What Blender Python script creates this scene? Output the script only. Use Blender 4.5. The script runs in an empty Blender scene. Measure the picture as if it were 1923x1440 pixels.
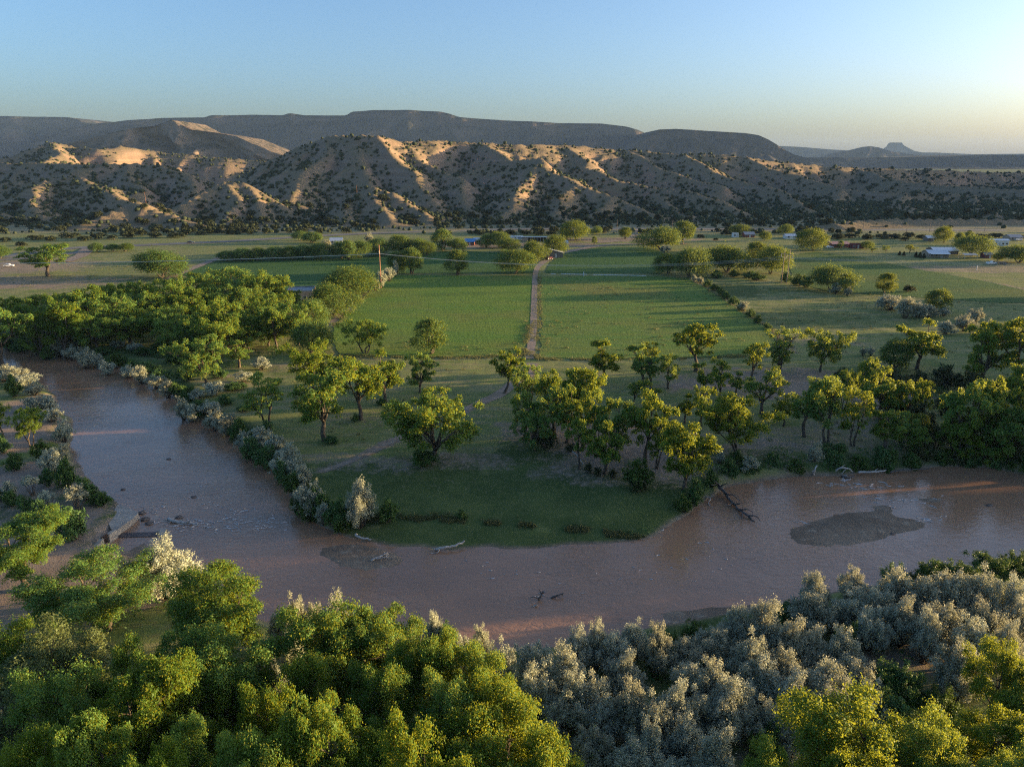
import bpy, bmesh, math, random
import numpy as np
from mathutils import Vector

# ------------------------------------------------------------------ camera, sky, sun, exposure
SC = bpy.context.scene
COL = SC.collection
CH, PITCH, F = 50.0, math.radians(17.5), 1334.0
cam = bpy.data.objects.new('camera', bpy.data.cameras.new('camera'))
COL.objects.link(cam)
cam.location = (0, 0, CH)
cam.rotation_euler = (math.pi / 2 - PITCH, 0, 0)
cam.data.sensor_width = 36.0
cam.data.lens = 36.0 * F / 1923.0
cam.data.clip_start = 0.5
cam.data.clip_end = 60000
SC.camera = cam

SUN_AZ, SUN_EL = math.radians(80), math.radians(4.8)
world = bpy.data.worlds.new('World')
SC.world = world
world.use_nodes = True
_nt = world.node_tree
_nt.nodes.clear()
_o = _nt.nodes.new('ShaderNodeOutputWorld')
_b = _nt.nodes.new('ShaderNodeBackground')
_s = _nt.nodes.new('ShaderNodeTexSky')
_s.sky_type = 'NISHITA'
_s.sun_disc = False
_s.sun_elevation = SUN_EL
_s.sun_rotation = SUN_AZ
_s.altitude = 1050
_s.air_density = 0.8
_s.dust_density = 7.0
_s.ozone_density = 2.4
_b.inputs[1].default_value = 0.13
_nt.links.new(_s.outputs[0], _b.inputs[0])
_nt.links.new(_b.outputs[0], _o.inputs[0])

sun = bpy.data.objects.new('sun', bpy.data.lights.new('sun', 'SUN'))
COL.objects.link(sun)
sun.data.energy = 5.0
sun.data.angle = math.radians(0.53)
sun.data.color = (1.0, 0.70, 0.34)
_sd = Vector((math.sin(SUN_AZ) * math.cos(SUN_EL), math.cos(SUN_AZ) * math.cos(SUN_EL), math.sin(SUN_EL)))
sun.rotation_euler = _sd.to_track_quat('Z', 'Y').to_euler()
sun.location = (300, 150, 120)

SC.view_settings.view_transform = 'Standard'
SC.view_settings.look = 'None'
SC.view_settings.exposure = 1.9
SC.view_settings.gamma = 1.0
SC.cycles.use_denoising = False
SC.cycles.filter_width = 1.15
SC.cycles.max_bounces = 7
SC.cycles.diffuse_bounces = 3
SC.cycles.glossy_bounces = 2
SC.cycles.transmission_bounces = 4
SC.cycles.volume_bounces = 0
SC.cycles.caustics_reflective = False
SC.cycles.caustics_refractive = False
SC.cycles.sample_clamp_indirect = 6.0

# ------------------------------------------------------------------ geometry helpers
rs = np.random.RandomState
CP, SP = math.cos(PITCH), math.sin(PITCH)
WATER = -1.5


def ray(px, py):
    dx = (px - 961.5) / F
    dy = (720.0 - py) / F
    return np.array((dx, CP + dy * SP, -SP + dy * CP))


def G(px, py, z=0.0):
    d = ray(px, py)
    t = (z - CH) / d[2]
    return np.array((d[0] * t, d[1] * t, z))


def at(px, py, D):
    d = ray(px, py)
    t = D / d[1]
    return np.array((d[0] * t, D, CH + d[2] * t))


def depth(p):
    return p[1] * CP - (p[2] - CH) * SP


def _h(ix, iy, seed):
    n = (ix * 374761393 + iy * 668265263 + seed * 1442695041) & 0xFFFFFFFF
    n = ((n ^ (n >> 13)) * 1274126177) & 0xFFFFFFFF
    n = n ^ (n >> 16)
    return (n & 0xFFFF) / 65535.0


def vnoise(x, y, seed=0):
    x = np.asarray(x, float)
    y = np.asarray(y, float)
    ix = np.floor(x).astype(np.int64)
    iy = np.floor(y).astype(np.int64)
    fx = x - ix
    fy = y - iy
    fx = fx * fx * fx * (fx * (fx * 6 - 15) + 10)
    fy = fy * fy * fy * (fy * (fy * 6 - 15) + 10)
    a = _h(ix, iy, seed)
    b = _h(ix + 1, iy, seed)
    c = _h(ix, iy + 1, seed)
    d = _h(ix + 1, iy + 1, seed)
    return (a + (b - a) * fx) * (1 - fy) + (c + (d - c) * fx) * fy


def fbm(x, y, sc, oct=4, seed=0, gain=0.5):
    x = np.asarray(x, float) / sc
    y = np.asarray(y, float) / sc
    t = 0
    a = 1.0
    s = 0
    for i in range(oct):
        t = t + a * vnoise(x + 17.3 * i, y - 9.1 * i, seed + i)
        s += a
        a *= gain
        x = x * 2.03
        y = y * 2.03
    return t / s


def sstep(a, b, x):
    t = np.clip((x - a) / (b - a), 0, 1)
    return t * t * (3 - 2 * t)


def sdist(poly, x, y):
    """signed distance to polygon, negative inside"""
    x = np.asarray(x, float)
    y = np.asarray(y, float)
    d = np.full(x.shape, 1e18)
    ins = np.zeros(x.shape, bool)
    n = len(poly)
    for i in range(n):
        ax, ay = poly[i][:2]
        bx, by = poly[(i + 1) % n][:2]
        ex, ey = bx - ax, by - ay
        wx, wy = x - ax, y - ay
        t = np.clip((wx * ex + wy * ey) / (ex * ex + ey * ey + 1e-12), 0, 1)
        d = np.minimum(d, (wx - ex * t) ** 2 + (wy - ey * t) ** 2)
        c = ((ay > y) != (by > y))
        with np.errstate(divide='ignore', invalid='ignore'):
            xi = ax + (y - ay) * ex / (ey if abs(ey) > 1e-12 else 1e-12)
        ins ^= c & (x < xi)
    d = np.sqrt(d)
    return np.where(ins, -d, d)


def ldist(line, x, y):
    x = np.asarray(x, float)
    d = np.full(x.shape, 1e18)
    for i in range(len(line) - 1):
        ax, ay = line[i][:2]
        bx, by = line[i + 1][:2]
        ex, ey = bx - ax, by - ay
        wx, wy = x - ax, y - ay
        t = np.clip((wx * ex + wy * ey) / (ex * ex + ey * ey + 1e-12), 0, 1)
        d = np.minimum(d, (wx - ex * t) ** 2 + (wy - ey * t) ** 2)
    return np.sqrt(d)


def smooth_line(pts, n=6, closed=False):
    P = [np.asarray(p, float) for p in pts]
    out = []
    N = len(P)
    rng = range(N if closed else N - 1)
    for i in rng:
        p0 = P[(i - 1) % N] if closed or i > 0 else P[0]
        p1 = P[i]
        p2 = P[(i + 1) % N]
        p3 = P[(i + 2) % N] if closed or i + 2 < N else P[-1]
        for k in range(n):
            t = k / n
            out.append(0.5 * (2 * p1 + (p2 - p0) * t + (2 * p0 - 5 * p1 + 4 * p2 - p3) * t * t + (3 * p1 - p0 - 3 * p2 + p3) * t ** 3))
    if not closed:
        out.append(P[-1])
    return out


def mesh_np(name, V, faces, mat=None, smooth=False, attrs=None):
    """faces: int array (n,3) or (n,4); attrs: {name:(domain,type,array)}"""
    me = bpy.data.meshes.new(name)
    V = np.asarray(V, np.float32)
    faces = np.asarray(faces, np.int32)
    n, k = faces.shape
    me.vertices.add(len(V))
    me.vertices.foreach_set('co', V.ravel())
    me.loops.add(n * k)
    me.loops.foreach_set('vertex_index', faces.ravel())
    me.polygons.add(n)
    me.polygons.foreach_set('loop_start', np.arange(0, n * k, k, dtype=np.int32))
    me.polygons.foreach_set('loop_total', np.full(n, k, np.int32))
    if smooth:
        me.polygons.foreach_set('use_smooth', np.ones(n, bool))
    me.update(calc_edges=True)
    for an, (dom, typ, arr) in (attrs or {}).items():
        a = me.attributes.new(an, typ, dom)
        if typ == 'FLOAT_COLOR':
            a.data.foreach_set('color', np.asarray(arr, np.float32).ravel())
        else:
            a.data.foreach_set('value', np.asarray(arr, np.float32).ravel())
    if mat:
        me.materials.append(mat)
    return me


def grid_mesh(name, X, Y, Z, mat, attrs=None):
    r, c = X.shape
    V = np.stack([X, Y, Z], -1).reshape(-1, 3)
    i = np.arange(r * c).reshape(r, c)
    q = np.stack([i[:-1, :-1], i[:-1, 1:], i[1:, 1:], i[1:, :-1]], -1).reshape(-1, 4)
    return mesh_np(name, V, q, mat, True, attrs)


def obj(name, me, parent=None):
    o = bpy.data.objects.new(name, me)
    COL.objects.link(o)
    if parent:
        o.parent = parent
    return o


def tag(o, label=None, cat=None, group=None, kind=None):
    if label:
        o['label'] = label
    if cat:
        o['category'] = cat
    if group:
        o['group'] = group
    if kind:
        o['kind'] = kind
    return o


def empty(name, loc=(0, 0, 0), rz=0.0):
    o = bpy.data.objects.new(name, None)
    COL.objects.link(o)
    o.location = loc
    o.rotation_euler = (0, 0, rz)
    o.empty_display_size = 0.3
    return o


class MB:
    """collects boxes, tubes and free faces into one mesh"""

    def __init__(s):
        s.v = []
        s.f = []

    def add(s, V, Fc):
        b = len(s.v)
        s.v += [tuple(map(float, p)) for p in V]
        s.f += [tuple(b + i for i in f) for f in Fc]
        return s

    def box(s, x0, x1, y0, y1, z0, z1):
        V = [(x0, y0, z0), (x1, y0, z0), (x1, y1, z0), (x0, y1, z0), (x0, y0, z1), (x1, y0, z1), (x1, y1, z1), (x0, y1, z1)]
        return s.add(V, [(0, 3, 2, 1), (4, 5, 6, 7), (0, 1, 5, 4), (1, 2, 6, 5), (2, 3, 7, 6), (3, 0, 4, 7)])

    def prism(s, poly, axis_lo, axis_hi, axis=1):
        """extrude a polygon (a,b) along an axis: axis=1 -> (x,z) along y ; axis=0 -> (y,z) along x ; axis=2 -> (x,y) along z"""
        n = len(poly)

        def mk(p, t):
            return (p[0], t, p[1]) if axis == 1 else ((t, p[0], p[1]) if axis == 0 else (p[0], p[1], t))
        V = [mk(p, axis_lo) for p in poly] + [mk(p, axis_hi) for p in poly]
        Fc = [tuple(range(n)), tuple(range(2 * n - 1, n - 1, -1))]
        for i in range(n):
            j = (i + 1) % n
            Fc.append((i, n + i, n + j, j))
        return s.add(V, Fc)

    def tube(s, pts, rad, sides=7, cap=True):
        pts = [np.asarray(p, float) for p in pts]
        if not hasattr(rad, '__len__'):
            rad = [rad] * len(pts)
        base = len(s.v)
        up = np.array((0.13, 0.31, 0.94))
        for i, p in enumerate(pts):
            t = pts[min(i + 1, len(pts) - 1)] - pts[max(i - 1, 0)]
            t = t / (np.linalg.norm(t) + 1e-9)
            a = np.cross(t, up)
            if np.linalg.norm(a) < 1e-3:
                a = np.cross(t, (1, 0, 0))
            a /= np.linalg.norm(a)
            b = np.cross(t, a)
            for k in range(sides):
                w = 2 * math.pi * k / sides
                q = p + rad[i] * (math.cos(w) * a + math.sin(w) * b)
                s.v.append((float(q[0]), float(q[1]), float(q[2])))
        for i in range(len(pts) - 1):
            for k in range(sides):
                k2 = (k + 1) % sides
                s.f.append((base + i * sides + k, base + i * sides + k2, base + (i + 1) * sides + k2, base + (i + 1) * sides + k))
        if cap:
            s.f.append(tuple(base + k for k in range(sides - 1, -1, -1)))
            e = base + (len(pts) - 1) * sides
            s.f.append(tuple(e + k for k in range(sides)))
        return s

    def mesh(s, name, mat, smooth=False):
        me = bpy.data.meshes.new(name)
        me.from_pydata(s.v, [], s.f)
        if mat:
            me.materials.append(mat)
        if smooth:
            me.polygons.foreach_set('use_smooth', np.ones(len(me.polygons), bool))
        me.update()
        return me

    def build(s, name, mat, parent=None, smooth=False):
        return obj(name, s.mesh(name, mat, smooth), parent)


# ------------------------------------------------------------------ materials
class NT:
    def __init__(s, name):
        s.m = bpy.data.materials.new(name)
        s.m.use_nodes = True
        s.t = s.m.node_tree
        s.t.nodes.clear()
        s.out = s.t.nodes.new('ShaderNodeOutputMaterial')

    def n(s, typ, ins=None, **kw):
        nd = s.t.nodes.new('ShaderNode' + typ)
        for k, v in kw.items():
            setattr(nd, k, v)
        for k, v in (ins or {}).items():
            s.set(nd.inputs[k], v)
        return nd

    def set(s, sock, v):
        if isinstance(v, bpy.types.NodeSocket):
            s.t.links.new(v, sock)
        elif isinstance(v, bpy.types.Node):
            s.t.links.new(v.outputs[0], sock)
        elif isinstance(v, tuple) and len(v) == 3 and sock.type == 'RGBA':
            sock.default_value = (*v, 1)
        else:
            sock.default_value = v

    def pos(s):
        return s.n('NewGeometry').outputs['Position']

    def objco(s):
        return s.n('TexCoord').outputs['Object']

    def noise(s, vec, scale, detail=4, rough=0.55, stretch=None, dist=0.0):
        if stretch:
            vec = s.n('Mapping', {'Vector': vec, 'Scale': stretch}).outputs[0]
        return s.n('TexNoise', {'Vector': vec, 'Scale': scale, 'Detail': detail, 'Roughness': rough, 'Distortion': dist}).outputs['Fac']

    def ramp(s, fac, a, b):
        return s.n('MapRange', {'Value': fac, 'From Min': a, 'From Max': b}, interpolation_type='SMOOTHSTEP').outputs[0]

    def mix(s, fac, a, b, mode='MIX'):
        nd = s.n('Mix', data_type='RGBA', blend_type=mode)
        s.set(nd.inputs[0], fac)
        s.set(nd.inputs[6], a)
        s.set(nd.inputs[7], b)
        return nd.outputs[2]

    def math(s, op, a, b=0.0, c=None):
        nd = s.n('Math', operation=op)
        s.set(nd.inputs[0], a)
        s.set(nd.inputs[1], b)
        if c is not None:
            s.set(nd.inputs[2], c)
        return nd.outputs[0]

    def bump(s, h, dist, strength=1.0):
        return s.n('Bump', {'Height': h, 'Distance': dist, 'Strength': strength}).outputs[0]

    def bsdf(s, col, rough=0.9, spec=0.2, normal=None, **kw):
        b = s.n('BsdfPrincipled')
        s.set(b.inputs['Base Color'], col)
        s.set(b.inputs['Roughness'], rough)
        s.set(b.inputs['Specular IOR Level'], spec)
        if normal is not None:
            s.set(b.inputs['Normal'], normal)
        for k, v in kw.items():
            s.set(b.inputs[k], v)
        return b

    def done(s, sh):
        s.t.links.new(sh.outputs[0] if isinstance(sh, bpy.types.Node) else sh, s.out.inputs[0])
        return s.m


def simple(name, c1, c2, scale=2.0, rough=0.8, bump=0.02, spec=0.2, stretch=None, metal=0.0):
    t = NT(name)
    p = t.objco()
    f = t.noise(p, scale, 5, 0.6, stretch)
    f2 = t.noise(p, scale * 7, 3, 0.6)
    c = t.mix(t.ramp(f, 0.35, 0.65), c1, c2)
    return t.done(t.bsdf(c, rough, spec, t.bump(f2, bump) if bump else None, Metallic=metal))


def leaf_mat(name, dark, light, trans, tfac=0.38, rough=0.55, spec=0.25):
    t = NT(name)
    a = t.n('Attribute', attribute_name='tint').outputs['Fac']
    r = t.n('ObjectInfo').outputs['Random']
    c = t.mix(a, dark, light)
    hs = t.n('HueSaturation')
    t.set(hs.inputs['Color'], c)
    t.set(hs.inputs['Hue'], t.math('MULTIPLY_ADD', r, 0.035, 0.4825))
    t.set(hs.inputs['Saturation'], t.math('MULTIPLY_ADD', r, -0.2, 1.08))
    t.set(hs.inputs['Value'], t.math('MULTIPLY_ADD', r, 0.35, 0.82))
    tr = t.n('BsdfTranslucent')
    t.set(tr.inputs[0], t.mix(0.65, hs.outputs[0], trans))
    b = t.bsdf(hs.outputs[0], rough, spec)
    mx = t.n('MixShader')
    mx.inputs[0].default_value = tfac
    t.t.links.new(b.outputs[0], mx.inputs[1])
    t.t.links.new(tr.outputs[0], mx.inputs[2])
    return t.done(mx)


M = {}
M['leaf'] = leaf_mat('cottonwood_leaf', (0.056, 0.142, 0.024), (0.150, 0.262, 0.042), (0.50, 0.48, 0.035), 0.45)
M['leaf_dense'] = leaf_mat('willow_leaf', (0.042, 0.105, 0.024), (0.105, 0.190, 0.038), (0.34, 0.35, 0.03), 0.40)
M['leaf_pale'] = leaf_mat('pale_leaf', (0.085, 0.12, 0.035), (0.16, 0.19, 0.06), (0.25, 0.25, 0.05))
M['leaf_silver'] = leaf_mat('silver_leaf', (0.280, 0.310, 0.215), (0.51, 0.525, 0.390), (0.48, 0.43, 0.25), 0.32, 0.6)
M['leaf_bush'] = leaf_mat('bush_leaf', (0.046, 0.112, 0.024), (0.108, 0.195, 0.042), (0.14, 0.17, 0.02), 0.3)
M['leaf_dark'] = leaf_mat('dark_bush_leaf', (0.034, 0.052, 0.018), (0.075, 0.092, 0.03), (0.11, 0.11, 0.02), 0.22)
M['leaf_juniper'] = leaf_mat('juniper_leaf', (0.030, 0.042, 0.022), (0.062, 0.072, 0.034), (0.06, 0.06, 0.02), 0.12, 0.9, 0.03)
M['grass_blade'] = leaf_mat('grass_blade', (0.09, 0.11, 0.035), (0.22, 0.20, 0.08), (0.22, 0.20, 0.05), 0.3)
M['bark'] = simple('bark', (0.085, 0.066, 0.05), (0.14, 0.115, 0.09), 3.0, 0.95, 0.05, 0.1, (1, 1, 0.25))
M['deadwood'] = simple('deadwood', (0.34, 0.30, 0.27), (0.52, 0.48, 0.44), 3.0, 0.85, 0.03, 0.15)
M['darkwood'] = simple('wet_deadwood', (0.07, 0.06, 0.055), (0.16, 0.14, 0.13), 3.0, 0.75, 0.03, 0.2)

# ------------------------------------------------------------------ terrain: ground, river, fields, roads
FAR_BANK = [(-2200, 585), (-900, 605), (-300, 640), (0, 656), (60, 661), (150, 673), (230, 691), (290, 716), (330, 746), (352, 776), (400, 797),
            (450, 822), (482, 852), (520, 887), (546, 918), (556, 955), (590, 984), (640, 1002), (700, 1017), (820, 1031), (950, 1029),
            (1100, 1021), (1200, 1013), (1247, 1000), (1290, 965), (1330, 931), (1385, 907), (1500, 895), (1600, 889), (1700, 883),
            (1770, 876), (1850, 879), (1923, 888), (2050, 905), (2250, 950), (2500, 1045), (2850, 1250), (3300, 1600)]  # unseen bend past the right edge, shaped so the woods shade the water
NEAR_BANK = [(2600, 1600), (2400, 1350), (2230, 1180), (2080, 1095), (1923, 1062), (1800, 1078), (1700, 1092), (1600, 1110), (1520, 1130), (1450, 1142), (1350, 1150),
             (1270, 1166), (1200, 1180), (1100, 1205), (960, 1225), (850, 1220), (700, 1205), (600, 1190), (500, 1165), (420, 1130), (345, 1095),
             (300, 1062), (250, 1040), (205, 1027), (218, 1002), (257, 964), (215, 945), (184, 915), (150, 880), (128, 845), (136, 800), (115, 772), (95, 735),
             (70, 712), (40, 700), (0, 690), (-300, 664), (-900, 640), (-2200, 615)]
RIVER = [p[:2] for p in smooth_line([G(x, y, WATER) for x, y in FAR_BANK], 4)] + [p[:2] for p in smooth_line([G(x, y, WATER) for x, y in NEAR_BANK], 4)]
# a little irregularity of the bank line
_r = rs(4)
RIVER = [p + np.array((vnoise(p[0] / 4.0, p[1] / 4.0, 3) - .5, vnoise(p[0] / 4.0 + 50, p[1] / 4.0, 4) - .5)) * 1.2 for p in RIVER]
SHELF = [G(x, y, -0.7)[:2] for x, y in ((600, 985), (690, 968), (800, 968), (950, 975), (1100, 985), (1240, 999), (1265, 985), (1240, 1015), (1100, 1035), (950, 1045), (820, 1045), (690, 1035), (600, 1010))]
BARS = [([G(x, y, WATER)[:2] for x, y in ((1473, 1010), (1490, 992), (1540, 975), (1610, 958), (1665, 952), (1700, 968), (1745, 983), (1700, 1000), (1640, 1012), (1560, 1024), (1500, 1027))], 0.38),
        ([G(x, y, WATER)[:2] for x, y in ((602, 1030), (640, 1022), (690, 1030), (735, 1042), (732, 1058), (690, 1064), (640, 1058), (606, 1042))], 0.16),
        ([G(x, y, WATER)[:2] for x, y in ((1240, 1158), (1330, 1140), (1440, 1128), (1500, 1118), (1480, 1140), (1350, 1165), (1250, 1185))], 0.2),
        ([G(x, y, WATER)[:2] for x, y in ((1725, 935), (1760, 940), (1758, 950), (1730, 945))], 0.12),
        ([G(x, y, WATER)[:2] for x, y in ((225, 1040), (250, 1020), (295, 1028), (300, 1048), (260, 1058))], 0.25)]
RPTS = [tuple(p) for p in RIVER]


def PX(*pts, z=0.0):
    return [G(x, y, z)[:2] for x, y in pts]


FIELD_DEF = [
    # name, polygon in the valley plane, material key
    ('field', PX((342, 516), (372, 503), (414, 488), (560, 483), (700, 477), (748, 476), (733, 512), (690, 547), (600, 556), (480, 550)), 'field_dark', 'dark green alfalfa field behind the river grove'),
    ('field', PX((742, 514), (768, 476), (868, 471), (958, 476), (1002, 489), (1004, 513)), 'field_dark', 'dark green strip of field behind the rounded trees'),
    ('field', PX((732, 517), (1000, 518), (1001, 560), (996, 610), (986, 667), (800, 671), (640, 666), (622, 640), (628, 612), (680, 560)), 'field_left', 'lit green hay field to the left of the dirt track'),
    ('field', PX((1016, 519), (1210, 518), (1292, 523), (1350, 556), (1432, 612), (1470, 642), (1400, 668), (1200, 674), (1016, 672), (1016, 600)), 'field_right', 'mottled green hay field to the right of the dirt track'),
    ('field', PX((1022, 513), (1034, 494), (1062, 473), (1130, 464), (1210, 464), (1262, 478), (1270, 500), (1240, 514)), 'field_dark', 'green field in front of the sloping roofed barn'),
    ('field', PX((1478, 480), (1530, 473), (1600, 480), (1720, 505), (1860, 530), (1923, 545), (1990, 570), (1860, 568), (1700, 556), (1560, 548), (1490, 530)), 'field_far', 'dark green pasture beside the transmission poles'),
]


def ground_z(x, y):
    x = np.asarray(x, float)
    y = np.asarray(y, float)
    near = np.clip(1.2 - np.hypot(x, y - 80) / 420.0, 0, 1)
    z = (fbm(x, y, 22, 3, 11) - 0.5) * 0.9 * near + (fbm(x, y, 5, 2, 31) - 0.5) * 0.22 * near
    z = z + (fbm(x, y, 60, 3, 19) - 0.5) * 1.2 * sstep(430, 620, y)
    sh = sdist(SHELF, x, y)
    z = z - 0.75 * (1 - sstep(-0.9, 0.5, sh))
    for _, poly, _, _ in FIELD_DEF:
        fd = sdist(poly, x, y)
        z = np.where(fd < 4, -0.06 + (z + 0.06) * sstep(0.5, 4, fd), z)
    sd = sdist(RPTS, x, y)
    w = 1.6 + 3.0 * vnoise(x / 9.0, y / 9.0, 8)
    shelfw = sstep(8, 0, sh)
    w = w + 3.5 * shelfw
    bank = sstep(-0.15, 1.0, sd / w)
    zr = WATER - 0.05 - np.clip(-sd * 0.22, 0, 1.1)
    z = np.where(sd > 0, (WATER + 0.02) * (1 - bank) + z * bank, zr)
    for poly, h in BARS:
        bd = sdist(poly, x, y) + (fbm(x * .6, y * 1.5, 5, 3, 78) - .5) * 3.4
        hh = WATER + 0.0 + h * 1.05 * sstep(0.8, -4.5, bd) + (fbm(x * .7, y * 1.6, 5, 4, 77) - .5) * 0.26 - 0.25 * sstep(0.0, 1.6, bd)
        z = np.where((bd < 1.6) & (sd < 0.5), np.maximum(z, hh), z)
    return z


def axis(segs):
    out = [segs[0][0]]
    for a, b, s0, s1 in segs:
        x = a
        n = max(2, int((b - a) / (0.5 * (s0 + s1)) * 1.0))
        t = np.linspace(0, 1, n + 1)[1:]
        # spacing goes from s0 to s1
        k = s1 / s0
        u = t if abs(k - 1) < 1e-3 else (k ** t - 1) / (k - 1)
        out += list(a + (b - a) * u)
    return np.array(out)


xs = axis([(-15000, -700, 900, 14), (-700, -170, 14, 1.3), (-170, 190, 0.85, 0.85), (190, 800, 1.3, 14), (800, 15000, 14, 900)])
ys = axis([(-9000, -60, 900, 12), (-60, 34, 10, 1.0), (34, 190, 0.55, 0.8), (190, 620, 1.0, 3.5), (620, 1500, 5, 30), (1500, 16000, 30, 900)])
GX, GY = np.meshgrid(xs, ys)
GZ = ground_z(GX, GY)

# land cover masks -----------------------------------------------------------
fx, fy = GX.ravel(), GY.ravel()
act = (fx > -420) & (fx < 480) & (fy > 20) & (fy < 560)
ax_, ay_ = fx[act], fy[act]
N1 = fbm(ax_, ay_, 14, 4, 51)
N2 = fbm(ax_, ay_, 4, 3, 52)
dirt = np.zeros(len(ax_))
lush = np.zeros(len(ax_))
sand = np.zeros(len(ax_))


def blob(px, py, rx, ry, amt=1.0):
    c = G(px, py)
    q = ((ax_ - c[0]) / rx) ** 2 + ((ay_ - c[1]) / ry) ** 2
    return amt * sstep(1.6, 0.3, q + (N2 - 0.5) * 1.6)


def band(pts, w, amt=1.0):
    d = ldist(PX(*pts), ax_, ay_)
    return amt * sstep(w * 1.3, w * 0.5, d + (N2 - 0.5) * w * 0.9)


for b in ((1110, 880, 12, 7, .9), (1180, 860, 14, 8, .9), (890, 865, 12, 5, .75), (720, 875, 10, 4, .7), (640, 860, 9, 3, .5), (850, 905, 10, 4, .45), (1240, 890, 9, 6, .8),
          (1150, 830, 16, 10, .9), (1060, 815, 14, 10, .8), (1310, 880, 9, 6, .7), (1450, 850, 12, 7, .7), (1560, 830, 22, 12, .55), (1480, 720, 30, 14, .75), (1380, 715, 26, 10, .6), (1640, 745, 18, 10, .7),
          (1640, 800, 10, 10, .6), (1700, 850, 14, 5, .55), (60, 900, 14, 10, .95), (20, 960, 12, 8, .8), (120, 960, 9, 6, .95), (40, 820, 9, 12, .9), (60, 760, 6, 10, .8), (150, 1020, 14, 9, .95),
          (100, 1080, 18, 9, .95), (290, 1090, 8, 5, .7), (0, 1120, 16, 8, .7), (560, 690, 10, 6, .55), (430, 720, 10, 8, .5), (330, 640, 16, 6, .4), (880, 690, 30, 10, .25), (800, 720, 24, 10, .35), (700, 790, 14, 6, .4),
          (420, 1330, 6, 5, .8), (1700, 1240, 5, 4, .7), (1150, 1480, 30, 10, .5), (50, 500, 40, 30, .7), (20, 530, 60, 20, .75), (190, 480, 60, 10, .35), (1700, 480, 90, 14, .35), (1860, 505, 70, 14, .6),
          (900, 462, 60, 14, .7), (1130, 450, 90, 14, .7), (1010, 460, 40, 14, .8), (1540, 640, 16, 8, .5), (1490, 560, 30, 10, .4), (1580, 540, 30, 8, .4)):
    dirt = np.maximum(dirt, blob(*b))
dirt = np.maximum(dirt, band(((1012, 690), (940, 738), (880, 768), (740, 828), (660, 865), (600, 885)), 1.6, .75))
dirt = np.maximum(dirt, band(((1300, 524), (1380, 575), (1440, 615), (1490, 660)), 2.2, .6))
dirt = np.maximum(dirt, band(((20, 1110), (90, 1060), (160, 1025), (205, 985), (235, 965)), 3.0, 1.0))
dirt = np.maximum(dirt, band(((1530, 490), (1640, 498), (1760, 515), (1860, 530), (1923, 542)), 2.5, .7))
dirt = np.maximum(dirt, band(((625, 610), (690, 552), (722, 520)), 2.6, .8))
for b in ((920, 930, 40, 14, 1.), (700, 900, 14, 6, .9), (1000, 860, 8, 12, .8), (1150, 960, 22, 8, .9), (800, 990, 20, 4, .8), (560, 700, 8, 10, .5), (350, 690, 12, 8, .8), (250, 660, 25, 7, .8), (430, 760, 8, 6, .5), (180, 910, 6, 8, 1.),
          (1500, 860, 20, 4, .8), (1700, 870, 20, 4, .8), (60, 945, 8, 6, .8), (1330, 990, 6, 6, .8), (600, 960, 10, 6, .9), (1680, 610, 60, 20, .35), (1500, 600, 30, 20, .5), (1360, 545, 20, 16, .7), (1800, 560, 80, 20, .4), (280, 500, 50, 16, .35), (200, 525, 60, 12, .5),
          (1600, 545, 40, 8, .7), (640, 1000, 14, 4, .8), (1100, 1010, 30, 4, .9), (880, 850, 10, 14, .4), (760, 640, 40, 6, .3)):
    lush = np.maximum(lush, blob(*b))
sdr = sdist(RPTS, ax_, ay_)
lush = np.maximum(lush, sstep(7, 2.0, sdr) * sstep(0.6, 2.2, sdr) * (0.45 + 0.55 * N1))
for poly, h in BARS:
    sand = np.maximum(sand, sstep(1.5, 0.0, sdist(poly, ax_, ay_)))
sand = np.maximum(sand, sstep(0.9, 0.1, sdr))
dirt = np.clip(dirt, 0, 1) * (1 - 0.4 * lush)
cov = np.zeros((len(fx), 4), np.float32)
cov[:, 3] = 1
cov[act, 0] = dirt
cov[act, 1] = lush
cov[act, 2] = sand
# the dry scrub plain beyond the farmland, and everything far away
rim = sstep(455, 540, fy) + 0
cov[:, 0] = np.maximum(cov[:, 0], 0.55 * rim)
cov[:, 0] = np.where((np.abs(fx) > 480) & (fy < 480), 0.3, cov[:, 0])
cov[:, 0] = np.where(fy > 1100, 0.12, cov[:, 0])
cov[:, 1] = np.where(fy > 1100, 1.0, cov[:, 1])

t = NT('ground')
p = t.pos()
ca = t.n('Attribute', attribute_name='cover')
sep = t.n('SeparateColor', {'Color': ca.outputs['Color']})
nf = t.noise(p, 0.9, 6, 0.65)
nm = t.noise(p, 0.14, 5, 0.6)
nl = t.noise(p, 0.035, 4, 0.6)
nst = t.noise(p, 0.22, 5, 0.6, (0.35, 1.6, 1.0))
dry = t.mix(t.ramp(nm, 0.35, 0.68), (0.205, 0.222, 0.078), (0.130, 0.178, 0.052))
dry = t.mix(t.ramp(nst, 0.42, 0.7), dry, (0.275, 0.245, 0.125))
dry = t.mix(t.ramp(nf, 0.45, 0.75), dry, (0.155, 0.150, 0.058))
lus = t.mix(t.ramp(nm, 0.3, 0.7), (0.058, 0.088, 0.028), (0.095, 0.125, 0.040))
lus = t.mix(t.ramp(nf, 0.5, 0.8), lus, (0.130, 0.145, 0.056))
dir_ = t.mix(t.ramp(nm, 0.3, 0.7), (0.300, 0.220, 0.165), (0.235, 0.175, 0.132))
dir_ = t.mix(t.ramp(nf, 0.45, 0.8), dir_, (0.360, 0.285, 0.220))
snd = t.mix(t.ramp(nm, 0.35, 0.65), (0.170, 0.125, 0.090), (0.250, 0.190, 0.138))
snd = t.mix(t.ramp(nf, 0.5, 0.75), snd, (0.340, 0.275, 0.205))
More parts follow.
